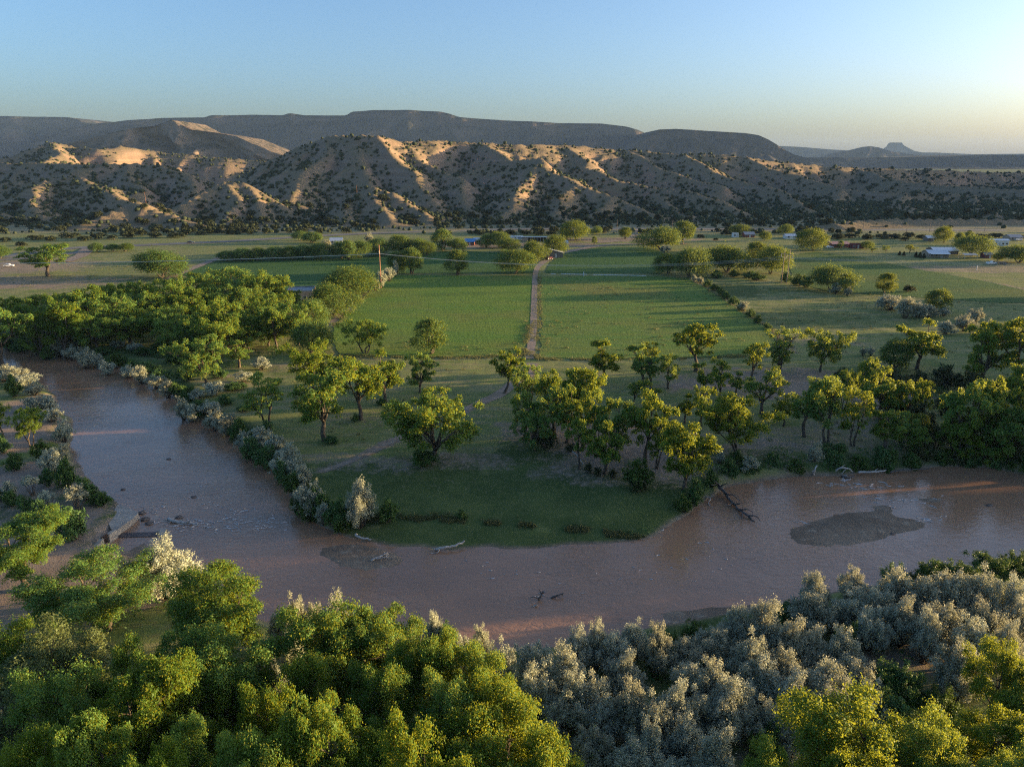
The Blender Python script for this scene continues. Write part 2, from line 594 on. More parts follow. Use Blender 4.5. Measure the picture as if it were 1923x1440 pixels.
fl = t.ramp(t.math('ADD', sep.outputs[1], t.math('MULTIPLY', t.math('SUBTRACT', nm, 0.5), 0.7)), 0.25, 0.75)
c = t.mix(fl, dry, lus)
fd = t.ramp(t.math('ADD', sep.outputs[0], t.math('MULTIPLY', t.math('SUBTRACT', nf, 0.5), 1.1)), 0.28, 0.82)
c = t.mix(fd, c, dir_)
c = t.mix(sep.outputs[2], c, snd)
hgt = t.math('ADD', t.math('MULTIPLY', nf, 0.7), t.noise(p, 5.0, 3, 0.7))
t.done(t.bsdf(c, 0.95, 0.08, t.bump(hgt, 0.10, 1.0)))
M['ground'] = t.m
g = obj('ground', grid_mesh('ground', GX, GY, GZ, M['ground'], {'cover': ('POINT', 'FLOAT_COLOR', cov)}))
tag(g, 'pale dry grass, bare soil and scrub of the valley floor', None, None, 'structure')

# river ----------------------------------------------------------------------
t = NT('river_water')
p = t.pos()
n1 = t.noise(p, 1.25, 4, 0.6, (0.75, 1.25, 1.0), 0.6)
n2 = t.noise(p, 0.33, 4, 0.55, (0.9, 1.3, 1.0), 0.9)
n3 = t.noise(p, 4.2, 2, 0.5, (0.7, 1.2, 1.0))
calm = t.ramp(t.noise(p, 0.035, 3, 0.6), 0.38, 0.66)
h = t.math('ADD', t.math('MULTIPLY', n1, 0.75), t.math('ADD', t.math('MULTIPLY', n2, 0.7), t.math('MULTIPLY', n3, 0.15)))
h = t.math('MULTIPLY', h, t.math('MULTIPLY_ADD', calm, 0.75, 0.35))
wc = t.mix(t.ramp(t.noise(p, 0.06, 5, 0.6, (0.6, 1.4, 1)), 0.35, 0.7), (0.345, 0.188, 0.108), (0.262, 0.148, 0.090))
b = t.bsdf(wc, 0.09, 0.9, t.bump(h, 0.13, 1.0), IOR=1.36)
t.done(b)
wx = axis([(-700, -150, 60, 6), (-150, 170, 5, 5), (170, 900, 6, 60)])
wy = axis([(30, 420, 5, 8)])
WX, WY = np.meshgrid(wx, wy)
rv = obj('river', grid_mesh('river', WX, WY, np.full(WX.shape, WATER), t.m))
tag(rv, 'muddy brown river bending round the grassy point', None, None, 'structure')


# fields ---------------------------------------------------------------------
def field_mat(name, a, b, c, yel, st, rows=None):
    t = NT(name)
    p = t.pos()
    nf = t.noise(p, 1.3, 5, 0.7)
    nm = t.noise(p, 0.06, 5, 0.62, st)
    nl = t.noise(p, 0.02, 4, 0.55)
    ns = t.noise(p, 0.28, 5, 0.7, (0.5, 1.5, 1))
    col = t.mix(t.ramp(nm, 0.35, 0.65), a, b)
    col = t.mix(t.math('MULTIPLY', t.ramp(ns, 0.5, 0.72), 0.75), col, c)
    col = t.mix(t.math('MULTIPLY', t.ramp(nl, 0.48, 0.68), yel), col, (0.190, 0.165, 0.056))
    col = t.mix(t.math('MULTIPLY', t.ramp(nf, 0.45, 0.75), 0.5), col, (0.050, 0.066, 0.018))
    hh = t.math('ADD', t.math('MULTIPLY', nf, 1.0), t.math('MULTIPLY', ns, 1.2))
    if rows:
        w = t.n('TexWave', {'Vector': t.n('Mapping', {'Vector': p, 'Rotation': (0, 0, rows)}).outputs[0], 'Scale': 0.12, 'Distortion': 1.5, 'Detail': 2.0})
        col = t.mix(t.math('MULTIPLY', w.outputs['Fac'], 0.32), col, (0.055, 0.110, 0.020))
    t.done(t.bsdf(col, 0.95, 0.08, t.bump(hh, 0.35, 1.0)))
    return t.m


M['field_dark'] = field_mat('field_dark', (0.042, 0.108, 0.036), (0.056, 0.122, 0.040), (0.078, 0.132, 0.044), 0.1, (1, 1, 1), 0.1)
M['field_left'] = field_mat('field_left', (0.114, 0.208, 0.036), (0.150, 0.218, 0.040), (0.185, 0.208, 0.054), 0.55, (0.5, 1.6, 1), 1.62)
M['field_right'] = field_mat('field_right', (0.100, 0.186, 0.038), (0.134, 0.184, 0.042), (0.175, 0.230, 0.082), 0.55, (0.4, 1.9, 1))
M['field_far'] = field_mat('field_far', (0.058, 0.122, 0.038), (0.080, 0.140, 0.040), (0.140, 0.180, 0.048), 0.4, (0.5, 1.5, 1))
for k, (nm_, poly, mk, lab) in enumerate(FIELD_DEF):
    q = [np.array((*pp, 0.0)) for pp in poly]
    # densify and roughen the edge
    edge = []
    for i in range(len(q)):
        a_, b_ = q[i], q[(i + 1) % len(q)]
        L = np.linalg.norm(b_ - a_)
        n = max(1, int(L / 3))
        for j in range(n):
            pt = a_ + (b_ - a_) * j / n
            edge.append((pt[0] + (vnoise(pt[0] / 3, pt[1] / 3, k) - .5) * 1.4, pt[1] + (vnoise(pt[0] / 3 + 9, pt[1] / 3, k) - .5) * 1.4, 0.0))
    me = bpy.data.meshes.new('field')
    me.from_pydata([(x, y, 0.03) for x, y, _ in edge], [], [tuple(range(len(edge)))])
    me.materials.append(M[mk])
    tag(obj('field', me), lab, None, None, 'structure')


# roads ----------------------------------------------------------------------
def strip(name, pts, width, z, mat, jit=0.0, n=8, cols=3):
    ln = smooth_line([np.array((*p[:2], 0)) for p in pts], n)
    ws = width if hasattr(width, '__len__') else [width] * 2
    V, Fc = [], []
    N = len(ln)
    for i, p in enumerate(ln):
        tg = ln[min(i + 1, N - 1)] - ln[max(i - 1, 0)]
        tg /= np.linalg.norm(tg) + 1e-9
        nr = np.array((-tg[1], tg[0], 0))
        w = np.interp(i / (N - 1), np.linspace(0, 1, len(ws)), ws) / 2
        for k in range(cols):
            s = -1 + 2 * k / (cols - 1)
            e = s * w + (jit * (vnoise(p[0] / 2.5 + 31 * k, p[1] / 2.5, 5) - .5) * w if abs(s) == 1 else 0)
            q = p + nr * e
            V.append((q[0], q[1], z))
    for i in range(N - 1):
        for k in range(cols - 1):
            a_ = i * cols + k
            Fc.append((a_, a_ + 1, a_ + cols + 1, a_ + cols))
    me = bpy.data.meshes.new(name)
    me.from_pydata(V, [], Fc)
    me.materials.append(mat)
    return me


t = NT('dirt_track')
p = t.pos()
nf = t.noise(p, 1.1, 6, 0.7)
nm = t.noise(p, 0.25, 4, 0.6)
c = t.mix(t.ramp(nf, 0.35, 0.7), (0.250, 0.185, 0.140), (0.335, 0.270, 0.215))
c = t.mix(t.math('MULTIPLY', t.ramp(nm, 0.5, 0.7), 0.6), c, (0.150, 0.130, 0.070))
t.done(t.bsdf(c, 0.95, 0.1, t.bump(nf, 0.1)))
M['track'] = t.m
M['asphalt'] = simple('asphalt', (0.145, 0.140, 0.140), (0.185, 0.178, 0.175), 0.06, 0.9, 0.01)
M['paint_y'] = simple('yellow_line', (0.45, 0.33, 0.08), (0.50, 0.38, 0.10), 1.0, 0.8, 0.0)

TRACK = PX((1046, 478), (1030, 487), (1014, 497), (1006, 512), (1004, 540), (1003, 575), (1002, 610), (998, 645), (994, 674))
tag(obj('dirt_road', strip('dirt_road', TRACK, [3.5, 4.0, 2.6, 2.2, 2.2, 2.3, 2.4], 0.07, M['track'], 0.25, 10)), 'pale rutted dirt track running straight between the two hay fields', None, None, 'structure')
tag(obj('dirt_road', strip('dirt_road', PX((425, 480), (405, 487), (372, 500), (345, 511), (300, 530)), 4.0, 0.10, M['track'], 0.4)), 'pale farm track climbing past the dark alfalfa field', None, None, 'structure')
tag(obj('dirt_road', strip('dirt_road', PX((985, 468), (1040, 476), (1090, 468), (1140, 460), (1210, 458), (1290, 458)), 5.0, 0.10, M['track'], 0.5)), 'farmyard track curving past the barn and green field', None, None, 'structure')
_fp = strip('footpath', PX((1000, 682), (985, 705), (945, 735), (905, 755), (850, 780), (760, 820), (700, 848), (640, 872), (600, 887)), [2.8, 3.2, 2.8, 2.2, 1.8, 1.5, 1.2], 0.0, M['track'], 0.6, 12, 5)
_co = np.array([v.co[:] for v in _fp.vertices])
_co[:, 2] = ground_z(_co[:, 0], _co[:, 1]) + 0.05
_fp.vertices.foreach_set('co', _co.astype(np.float32).ravel())
tag(obj('footpath', _fp), 'faint dirt path curving across the lawn towards the river', None, None, 'structure')
HWY = PX((-500, 560), (-200, 520), (0, 487), (60, 474), (140, 466), (260, 461), (400, 455), (520, 448), (640, 441), (800, 435), (960, 431), (1100, 430), (1250, 430), (1450, 431), (1700, 432), (1923, 433), (2300, 434), (2700, 436))
tag(obj('highway', strip('highway', HWY, 11.0, 0.14, M['asphalt'], 0.0, 8)), 'grey two lane highway along the foot of the hills', None, None, 'structure')
hl = obj('centre_line', strip('centre_line', HWY, 0.3, 0.16, M['paint_y'], 0.0, 8, 2), bpy.data.objects['highway'])
tag(obj('side_road', strip('side_road', PX((-300, 505), (0, 489), (90, 480), (150, 474), (175, 463)), 8.0, 0.12, M['asphalt'], 0.2)), 'grey side road leaving the highway past the big old cottonwood', None, None, 'structure')
tag(obj('side_road', strip('side_road', PX((120, 492), (150, 481), (165, 468)), 7.0, 0.125, M['track'], 0.3)), 'dirt spur road beside the old cottonwood', None, None, 'structure')
tag(obj('side_road', strip('side_road', PX((1200, 431), (1195, 440), (1180, 450), (1120, 456)), 6.0, 0.11, M['track'], 0.4)), 'gravel drive from the highway to the farmyard', None, None, 'structure')

# hills ----------------------------------------------------------------------
RIDGES = [
    [(470, 322, 1040), (520, 300, 1000), (570, 272, 960), (615, 250, 930), (690, 250, 900), (745, 262, 940), (830, 260, 1000), (900, 262, 1020), (960, 267, 1040), (1060, 268, 1150),
     (1190, 279, 1200), (1290, 284, 1150), (1400, 291, 1150), (1500, 303, 1200), (1600, 311, 1250), (1750, 316, 1350), (1923, 322, 1500), (2300, 318, 1600), (2700, 316, 1700)],
    [(690, 250, 900), (735, 288, 840), (762, 314, 800), (792, 345, 750), (825, 385, 680), (845, 412, 610)],
    [(615, 250, 930), (590, 292, 860), (570, 332, 790), (562, 372, 720), (600, 406, 630)],
    [(650, 251, 915), (665, 300, 830), (680, 340, 760), (690, 380, 700)],
    [(745, 262, 940), (800, 300, 880), (850, 330, 800), (880, 365, 730), (900, 400, 650)],
    [(900, 262, 1020), (935, 280, 930), (948, 297, 890), (1000, 293, 840), (1020, 307, 800), (1090, 340, 760), (1160, 362, 730), (1230, 395, 670), (1270, 420, 590)],
    [(1000, 293, 840), (1000, 332, 760), (985, 350, 710), (960, 386, 650), (930, 414, 590)],
    [(1090, 340, 760), (1060, 375, 680), (1050, 405, 610)],
    [(1160, 362, 730), (1130, 395, 650), (1120, 415, 595)],
    [(640, 402, 590), (672, 370, 640), (710, 346, 660), (745, 358, 650), (778, 380, 625), (805, 404, 590)],
    [(710, 346, 660), (712, 385, 610), (720, 414, 565)],
    [(300, 388, 615), (360, 355, 655), (430, 334, 690), (470, 338, 690), (520, 366, 675), (565, 398, 630)],
    [(430, 334, 690), (440, 378, 630), (430, 412, 575)],
    [(470, 338, 690), (500, 385, 630), (510, 415, 580)],
    [(170, 414, 555), (240, 382, 590), (270, 372, 600), (320, 392, 585), (380, 414, 550)],
    [(-300, 290, 1300), (0, 293, 1250), (60, 275, 1300), (105, 263, 1350), (150, 272, 1350), (190, 278, 1300), (230, 271, 1350), (300, 282, 1400), (400, 292, 1400), (500, 300, 1400)],
    [(-150, 310, 1000), (0, 302, 1000), (80, 302, 950), (150, 304, 900), (240, 302, 920), (300, 306, 900), (350, 326, 850), (395, 350, 780)],
    [(240, 302, 920), (235, 330, 840), (250, 360, 750)],
    [(-100, 350, 800), (0, 340, 800), (60, 331, 800), (130, 327, 800), (200, 345, 760), (240, 366, 700), (255, 388, 640)],
    [(60, 331, 800), (70, 370, 700), (90, 402, 610)],
    [(-200, 395, 620), (-60, 388, 640), (20, 395, 640), (60, 408, 600)],
    [(105, 263, 1350), (90, 290, 1150), (60, 310, 1000)],
    [(1060, 268, 1150), (1100, 310, 1000), (1150, 335, 900), (1220, 346, 850), (1290, 352, 800), (1370, 372, 730), (1420, 396, 660)],
    [(1220, 346, 850), (1260, 375, 760), (1300, 400, 660), (1320, 416, 600)],
    [(1190, 279, 1200), (1240, 312, 1040), (1300, 330, 960), (1360, 345, 880)],
    [(1290, 284, 1150), (1340, 318, 1000), (1420, 344, 900), (1480, 362, 810), (1530, 388, 700)],
    [(1400, 291, 1150), (1500, 330, 1050), (1580, 350, 950), (1660, 356, 900), (1760, 357, 900), (1850, 362, 880), (1940, 372, 850), (2100, 372, 850)],
    [(1580, 350, 950), (1560, 375, 830), (1580, 395, 720)],
    [(1700, 357, 900), (1690, 380, 790), (1700, 396, 690)],
    [(1850, 362, 880), (1840, 384, 760), (1860, 400, 650)],
    [(1600, 311, 1250), (1700, 336, 1080), (1850, 346, 1000), (2000, 358, 920), (2300, 356, 900)],
    [(1582, 412, 556), (1620, 405, 572), (1680, 403, 588), (1800, 403, 592), (1923, 405, 592), (2300, 405, 592), (2700, 404, 592)],
]
RP = []
for rd in RIDGES:
    pts = [at(*q) for q in rd]
    for i in range(len(pts) - 1):
        L = np.linalg.norm(pts[i + 1] - pts[i])
        n = max(1, int(L / 9))
        for j in range(n):
            RP.append(pts[i] + (pts[i + 1] - pts[i]) * j / n)
# unseen ridge added right of the view, its height set to shade the hills
_shade_ridge = [(940, 740, 92), (1050, 950, 104), (1150, 1150, 104), (1300, 1350, 98), (1550, 1600, 90)]
for i in range(4):
    a_, b_ = np.array(_shade_ridge[i], float), np.array(_shade_ridge[i + 1], float)
    for j in range(28):
        RP.append(a_ + (b_ - a_) * j / 28)
RP = np.array(RP, np.float32)


def hill_z(x, y):
    x = np.asarray(x, np.float32)
    y = np.asarray(y, np.float32)
    sh = x.shape
    x = x.ravel()
    y = y.ravel()
    wx = x + (fbm(x, y, 80, 2, 201) - .5) * 30 + (fbm(x, y, 18, 2, 202) - .5) * 4
    wy = y + (fbm(x, y, 80, 2, 203) - .5) * 30 + (fbm(x, y, 18, 2, 204) - .5) * 4
    out = np.empty(len(x), np.float32)
    drop = np.empty(len(x), np.float32)
    B = 4000
    zr = RP[:, 2]
    for s in range(0, len(x), B):
        dx = wx[s:s + B, None].astype(np.float32) - RP[None, :, 0]
        dy = wy[s:s + B, None].astype(np.float32) - RP[None, :, 1]
        d = np.sqrt(dx * dx + dy * dy)
        h = zr[None, :] - 0.58 * d + 0.00055 * d * d
        h = np.where(d > 260, -40, h)
        am = h.argmax(1)
        out[s:s + B] = h[np.arange(len(am)), am]
        drop[s:s + B] = zr[am] - out[s:s + B]
    z = out
    amp = sstep(0, 26, z)
    wob = (fbm(x, y, 120, 2, 231) - .5) * 60
    g1 = 1 - np.abs(2 * fbm(x + wob, y * 0.42, 40, 3, 211, 0.42) - 1)
    g2 = 1 - np.abs(2 * fbm(x + wob * .5, y * 0.5, 15, 3, 213, 0.45) - 1)
    amp2 = amp * (0.22 + 0.78 * sstep(3, 26, drop)) * (0.6 + 0.8 * fbm(x, y, 150, 2, 241))
    z = z + amp2 * ((g1 - 0.78) * 18 + (g2 - 0.78) * 5.0)
    z = z + (fbm(x, y, 9, 3, 221) - .5) * 1.2 * sstep(-4, 8, z)
    z = np.where(z < 6, 6 * np.exp((np.maximum(z, -30) - 6) / 9.0), z)
    z = z - 1.9
    z = z * sstep(500, 545, y) - 3.0 * (1 - sstep(500, 545, y))
    return z.reshape(sh)


# hill grid, widened to the right to hold the added shading ridge
hx = np.concatenate([np.linspace(-1.05, 1.0, 560), np.linspace(1.0, 1.8, 90)[1:]])
hy = np.concatenate([np.linspace(512, 1000, 210), 1000 * np.exp(np.linspace(0, math.log(1.75), 96))[1:]])
HT, HY = np.meshgrid(hx, hy)
HX = HT * (HY * 0.86 + 110)
HZ = hill_z(HX, HY)

t = NT('hill_soil')
p = t.pos()
nf = t.noise(p, 0.35, 6, 0.65)
nm = t.noise(p, 0.045, 5, 0.6)
nz = t.n('SeparateXYZ', {'Vector': t.n('NewGeometry').outputs['Normal']}).outputs[2]
steep = t.ramp(t.math('ADD', nz, t.math('MULTIPLY', t.math('SUBTRACT', nf, .5), 0.25)), 0.92, 0.76)
zz = t.n('SeparateXYZ', {'Vector': p}).outputs[2]
strat = t.n('TexNoise', {'Vector': t.n('CombineXYZ', {'X': 0.0, 'Y': t.math('MULTIPLY', nm, 2.0), 'Z': zz}).outputs[0], 'Scale': 0.35, 'Detail': 3.0}).outputs['Fac']
flat = t.mix(t.ramp(nm, 0.35, 0.65), (0.225, 0.168, 0.108), (0.198, 0.156, 0.094))
flat = t.mix(t.ramp(nf, 0.45, 0.75), flat, (0.172, 0.146, 0.080))
stp = t.mix(t.ramp(strat, 0.38, 0.62), (0.245, 0.168, 0.114), (0.300, 0.212, 0.150))
stp = t.mix(t.ramp(nf, 0.4, 0.8), stp, (0.235, 0.165, 0.115))
c = t.mix(steep, flat, stp)
t.done(t.bsdf(c, 0.95, 0.05, t.bump(nf, 0.8, 1.0)))
M['hill'] = t.m
hl_o = obj('hills', grid_mesh('hills', HX, HY, HZ, M['hill']))
tag(hl_o, 'eroded tan badland hills dotted with junipers', None, None, 'structure')


# mesas, far hills and the flat topped butte -----------------------------------------
def far_mat(name, a, b, c, sc):
    t = NT(name)
    p = t.pos()
    nf = t.noise(p, sc, 8, 0.7)
    nm = t.noise(p, sc * 0.2, 5, 0.6)
    nz = t.n('SeparateXYZ', {'Vector': t.n('NewGeometry').outputs['Normal']}).outputs[2]
    col = t.mix(t.ramp(nf, 0.40, 0.60), a, b)
    col = t.mix(t.math('MULTIPLY', t.ramp(nm, 0.52, 0.66), 0.6), col, c)
    col = t.mix(t.ramp(nz, 0.55, 0.35), col, c)
    t.done(t.bsdf(col, 0.95, 0.05, t.bump(nf, 0.25 / sc)))
    return t.m


M['mesa'] = far_mat('mesa_slope', (0.022, 0.028, 0.031), (0.046, 0.047, 0.046), (0.105, 0.085, 0.075), 0.03)
M['rocky'] = far_mat('rocky_slope', (0.040, 0.042, 0.030), (0.170, 0.135, 0.105), (0.230, 0.175, 0.135), 0.045)


def mesa(name, label, prof, D, cliff=0.14, run=1.9, back=900, mat='mesa', gully=1.0, seed=0, nu=220):
    pts = np.array([at(px, py, D + (q[0] if q else 0)) for px, py, *q in prof])
    s = np.concatenate([[0], np.cumsum(np.hypot(np.diff(pts[:, 0]), np.diff(pts[:, 1])))])
    u = np.linspace(0, s[-1], nu)
    X0 = np.interp(u, s, pts[:, 0])
    Y0 = np.interp(u, s, pts[:, 1])
    Z0 = np.interp(u, s, pts[:, 2])
    Hm = np.maximum(Z0, 8)
    rows = []
    zs = []
    v = np.concatenate([[-1.0, -0.96, -0.5, -0.05, 0.0, 0.015, 0.03], np.linspace(0.08, 1, 26)])
    for w in v:
        if w < 0:
            y = Y0 + back * (-w)
            z = np.where(-w > 0.97, -20, Hm - 4 * (-w) ** 2)
            x = X0
        else:
            cw = np.clip(w / 0.03, 0, 1)
            tw = np.clip((w - 0.03) / 0.97, 0, 1)
            z = Hm * (1 - cliff * cw) - Hm * (1 - cliff) * (1 - (1 - tw) ** 1.5)
            gl = (1 - np.abs(2 * fbm(u, u * 0 + tw * 260, max(120, Hm.max() * 1.0), 4, 300 + seed) - 1))
            off = Hm * run * (1 - (1 - w) ** 1.0)
            env = math.sin(math.pi * min(1, w * 0.9 + 0.06))
            off = off - gully * env * Hm * 0.85 * np.clip(gl - 0.35, 0, 1)
            rim = (fbm(u, u * 0, 260, 4, 330 + seed) - .5) * Hm.mean() * 0.5
            y = Y0 - off - rim
            x = X0 + 0
            z = z + (fbm(x, y, 60, 3, 340 + seed) - .5) * Hm * 0.06 * (w > 0.1) * (w < .98)
            if w == 1:
                z = z * 0 - 20
        rows.append((x, y))
        zs.append(z)
    X = np.array([r[0] for r in rows])
    Y = np.array([r[1] for r in rows])
    Z = np.array(zs)
    return tag(obj(name, grid_mesh(name, X, Y, Z, M[mat])), label, None, None, 'structure')


mesa('mesa', 'long dark mesa on the skyline behind the hills', [(60, 268), (130, 242), (180, 231), (262, 224), (300, 221), (385, 221), (396, 217), (470, 215), (530, 217), (546, 213), (572, 217), (650, 217), (660, 210), (700, 207), (770, 207),
     (828, 210), (845, 214), (862, 220), (950, 226), (1050, 231), (1130, 232), (1175, 238), (1205, 247), (1225, 258), (1250, 270), (1280, 290), (1300, 299)], 4600, seed=1)
mesa('mesa', 'dark mesa at the far left of the skyline', [(-500, 214), (-200, 216), (0, 218), (120, 220), (142, 224), (158, 231), (200, 236), (260, 250), (330, 262), (420, 285), (450, 299)], 5200, seed=2)
mesa('mesa', 'flat topped mesa right of the notch in the skyline', [(1150, 298), (1190, 275), (1222, 254), (1240, 243), (1270, 242), (1330, 246), (1400, 250), (1425, 254), (1445, 263), (1470, 279), (1492, 291), (1520, 299)], 3600, 0.18, 1.5, 700, seed=3)
mesa('mesa', 'low pale mesa beyond the right hand mesa', [(1380, 275), (1455, 274), (1500, 276), (1560, 281), (1600, 283), (1680, 286), (1760, 287), (1830, 290), (1923, 289), (2200, 287), (2600, 285)], 8200, 0.2, 1.6, 900, seed=4)
mesa('butte', 'distant flat topped butte on the right of the skyline', [(1600, 298), (1635, 290), (1655, 285), (1664, 278), (1670, 274), (1672, 268), (1694, 268), (1697, 273), (1706, 278), (1718, 284), (1750, 290), (1790, 297)], 9800, 0.36, 0.7, 60, gully=0.25, seed=5, nu=120)
mesa('far_hill', 'dark rounded hill below the distant butte', [(1540, 299), (1575, 287), (1610, 281), (1635, 275), (1650, 277), (1675, 285), (1710, 290), (1760, 294), (1850, 299)], 6000, 0.05, 1.4, 150, gully=0.8, seed=6, nu=140)
mesa('far_hill', 'low dark plain of hills along the right horizon', [(1400, 299), (1500, 296), (1640, 296), (1780, 294), (1850, 291), (1923, 291), (2100, 289), (2600, 285)], 4200, 0.05, 3.0, 900, gully=0.7, seed=7)
mesa('rocky_hill', 'pale rocky hill with a lit pointed summit on the left', [(60, 285), (150, 263), (200, 252), (245, 241), (285, 237), (318, 225), (335, 234), (352, 243), (400, 249), (440, 256), (480, 272), (530, 293), (560, 299)], 2500, 0.08, 1.7, 300, 'rocky', 2.2, seed=8)

# ------------------------------------------------------------------ vegetation prototypes
def leaves_mesh(name, C, Rd, n, size, mat, rng, up=0.25, shell=0.55, elong=0.62):
    """leaf cards spread through ellipsoids: C (k,3) centres, Rd (k,3) radii"""
    C = np.asarray(C, float)
    Rd = np.asarray(Rd, float)
    w = (Rd[:, 0] * Rd[:, 2]) ** 1.0
    w /= w.sum()
    k = rng.choice(len(C), n, p=w)
    d = rng.normal(size=(n, 3))
    d /= np.linalg.norm(d, axis=1)[:, None]
    d[:, 2] = np.where((d[:, 2] < -0.6), -d[:, 2] * 0.8, d[:, 2])
    r = shell + (1 - shell) * rng.rand(n) ** 0.7
    r *= 1 + 0.23 * rng.normal(size=n)
    P = C[k] + d * Rd[k] * r[:, None]
    nrm = d * 0.75 + rng.normal(size=(n, 3)) * 0.55 + np.array((0, 0, up))
    nrm /= np.linalg.norm(nrm, axis=1)[:, None]
    a = np.cross(nrm, rng.normal(size=(n, 3)))
    a /= np.linalg.norm(a, axis=1)[:, None] + 1e-9
    b = np.cross(nrm, a)
    s = (size * (0.55 + 0.9 * rng.rand(n)))[:, None]
    bend = nrm * s * 0.22
    V = np.stack([P + a * s, P + b * s * elong + bend, P - a * s, P - b * s * elong + bend], 1).reshape(-1, 3)
    Fc = np.arange(4 * n).reshape(n, 4)
    kt = rng.rand(len(C))
    tint = np.clip(0.5 * kt[k] + 0.5 * rng.rand(n) + 0.10 * (r - .8), 0, 1)
    return mesh_np(name, V, Fc, mat, False, {'tint': ('FACE', 'FLOAT', tint)})


def curve_pts(a, b, bow, rng, n=5):
    a = np.asarray(a, float)
    b = np.asarray(b, float)
    L = np.linalg.norm(b - a)
    out = []
    j = rng.normal(size=3) * L * 0.07
    for i in range(n + 1):
        t = i / n
        out.append(a + (b - a) * t + np.array((0, 0, 1)) * bow * L * math.sin(math.pi * t) * (1 - t) + j * math.sin(math.pi * t) + rng.normal(size=3) * L * 0.012 * (0 < t < 1))
    return out


def clump_set(tips, r, rng, sub=5, flat=0.85, upw=0.35):
    C, Rd = [], []
    for (p, s) in tips:
        rr = r * s
        for q in range(sub):
            d = rng.normal(size=3)
            d /= np.linalg.norm(d)
            d[2] = abs(d[2]) * 0.9 - 0.15 if rng.rand() < 0.75 else d[2]
            c = p + d * rr * 0.62 + np.array((0, 0, rr * upw * rng.rand()))
            q_ = rr * (0.24 + 0.46 * rng.rand() ** 1.4)
            C.append(c)
            Rd.append((q_, q_, q_ * (flat + 0.5 * rng.rand())))
    return C, Rd


PROTO = {}


def cottonwood(kind, seed, H=10.0, R=4.2, trunks=1, low=0.32, limbs=5, nleaf=9000, lsize=0.16, cr=1.15, sub=6, mat='leaf', lean=0.0, droop=0.0, bare=0):
    rng = rs(seed)
    tb = MB()
    tips = []
    for tr in range(trunks):
        a0 = rng.rand() * 6.28
        off = np.array((math.cos(a0 + tr * 2.4), math.sin(a0 + tr * 2.4), 0))
        base = off * (0.35 if trunks > 1 else 0) + np.array((0, 0, -0.4))
        top = off * R * (0.28 if trunks > 1 else 0.08) + np.array((lean * R, 0, H * low * (0.8 + 0.4 * rng.rand())))
        r0 = H * (0.030 if trunks == 1 else 0.021)
        tp = curve_pts(base, top, 0.0, rng, 5)
        tb.tube(tp, np.linspace(r0 * 1.25, r0 * 0.75, 6), 8)
        for l in range(limbs):
            a = a0 + 6.283 * l / limbs + rng.normal() * 0.35
            if trunks > 1:
                a = math.atan2(off[1], off[0]) + (l - limbs / 2 + .5) * 1.1 + rng.normal() * 0.3
            f = (0.25 + 0.55 * rng.rand()) if l else 0.08
            zt = H * (0.60 + 0.30 * rng.rand() - 0.25 * max(0, f - 0.45)) if l else H * 0.9
            end = top * np.array((1, 1, 0)) + np.array((math.cos(a) * R * f, math.sin(a) * R * f, zt - H * droop * f))
            st = tp[-1] if rng.rand() < .6 else tp[-2]
            lp = curve_pts(st, end, 0.10, rng, 6)
            r1 = r0 * (0.45 + 0.2 * rng.rand())
            tb.tube(lp, np.linspace(r1, r1 * 0.25, 7), 6)
            tips.append((end, 1.0 + 0.3 * rng.rand()))
            tips.append((lp[4] + rng.normal(size=3) * R * 0.08, 0.8 + 0.3 * rng.rand()))
            for s in range(5 + rng.randint(3)):
                f2 = rng.rand()
                q = lp[1 + int(f2 * 5)]
                a2 = a + rng.normal() * 1.2
                L = R * (0.28 + 0.32 * rng.rand())
                vz = (0.75 * rng.rand() - 0.25 if f2 < 0.5 else 0.25 + 0.6 * rng.rand()) - droop * 1.4
                e2 = q + np.array((math.cos(a2) * L, math.sin(a2) * L, L * vz))
                e2[2] = min(max(e2[2], H * low * 0.95), H * 0.93)
                bp = curve_pts(q, e2, 0.08, rng, 4)
                tb.tube(bp, np.linspace(r1 * 0.42, r1 * 0.1, 5), 5)
                if rng.rand() > bare * 0.5:
                    tips.append((e2, 0.7 + 0.45 * rng.rand()))
    C, Rd = clump_set(tips, cr, rng, sub)
    C = np.array(C)
    zmax = max((C[:, 2] + np.array(Rd)[:, 2]).max(), 0.1)
    crown = leaves_mesh('crown', C, Rd, nleaf, lsize, M[mat], rng)
    trunk = tb.mesh('trunk', M['bark'], True)
    rad = np.percentile(np.hypot(C[:, 0], C[:, 1]), 92) + cr * 0.45
    PROTO.setdefault(kind, []).append(dict(parts=[('trunk', trunk), ('crown', crown)], H=zmax, R=rad))


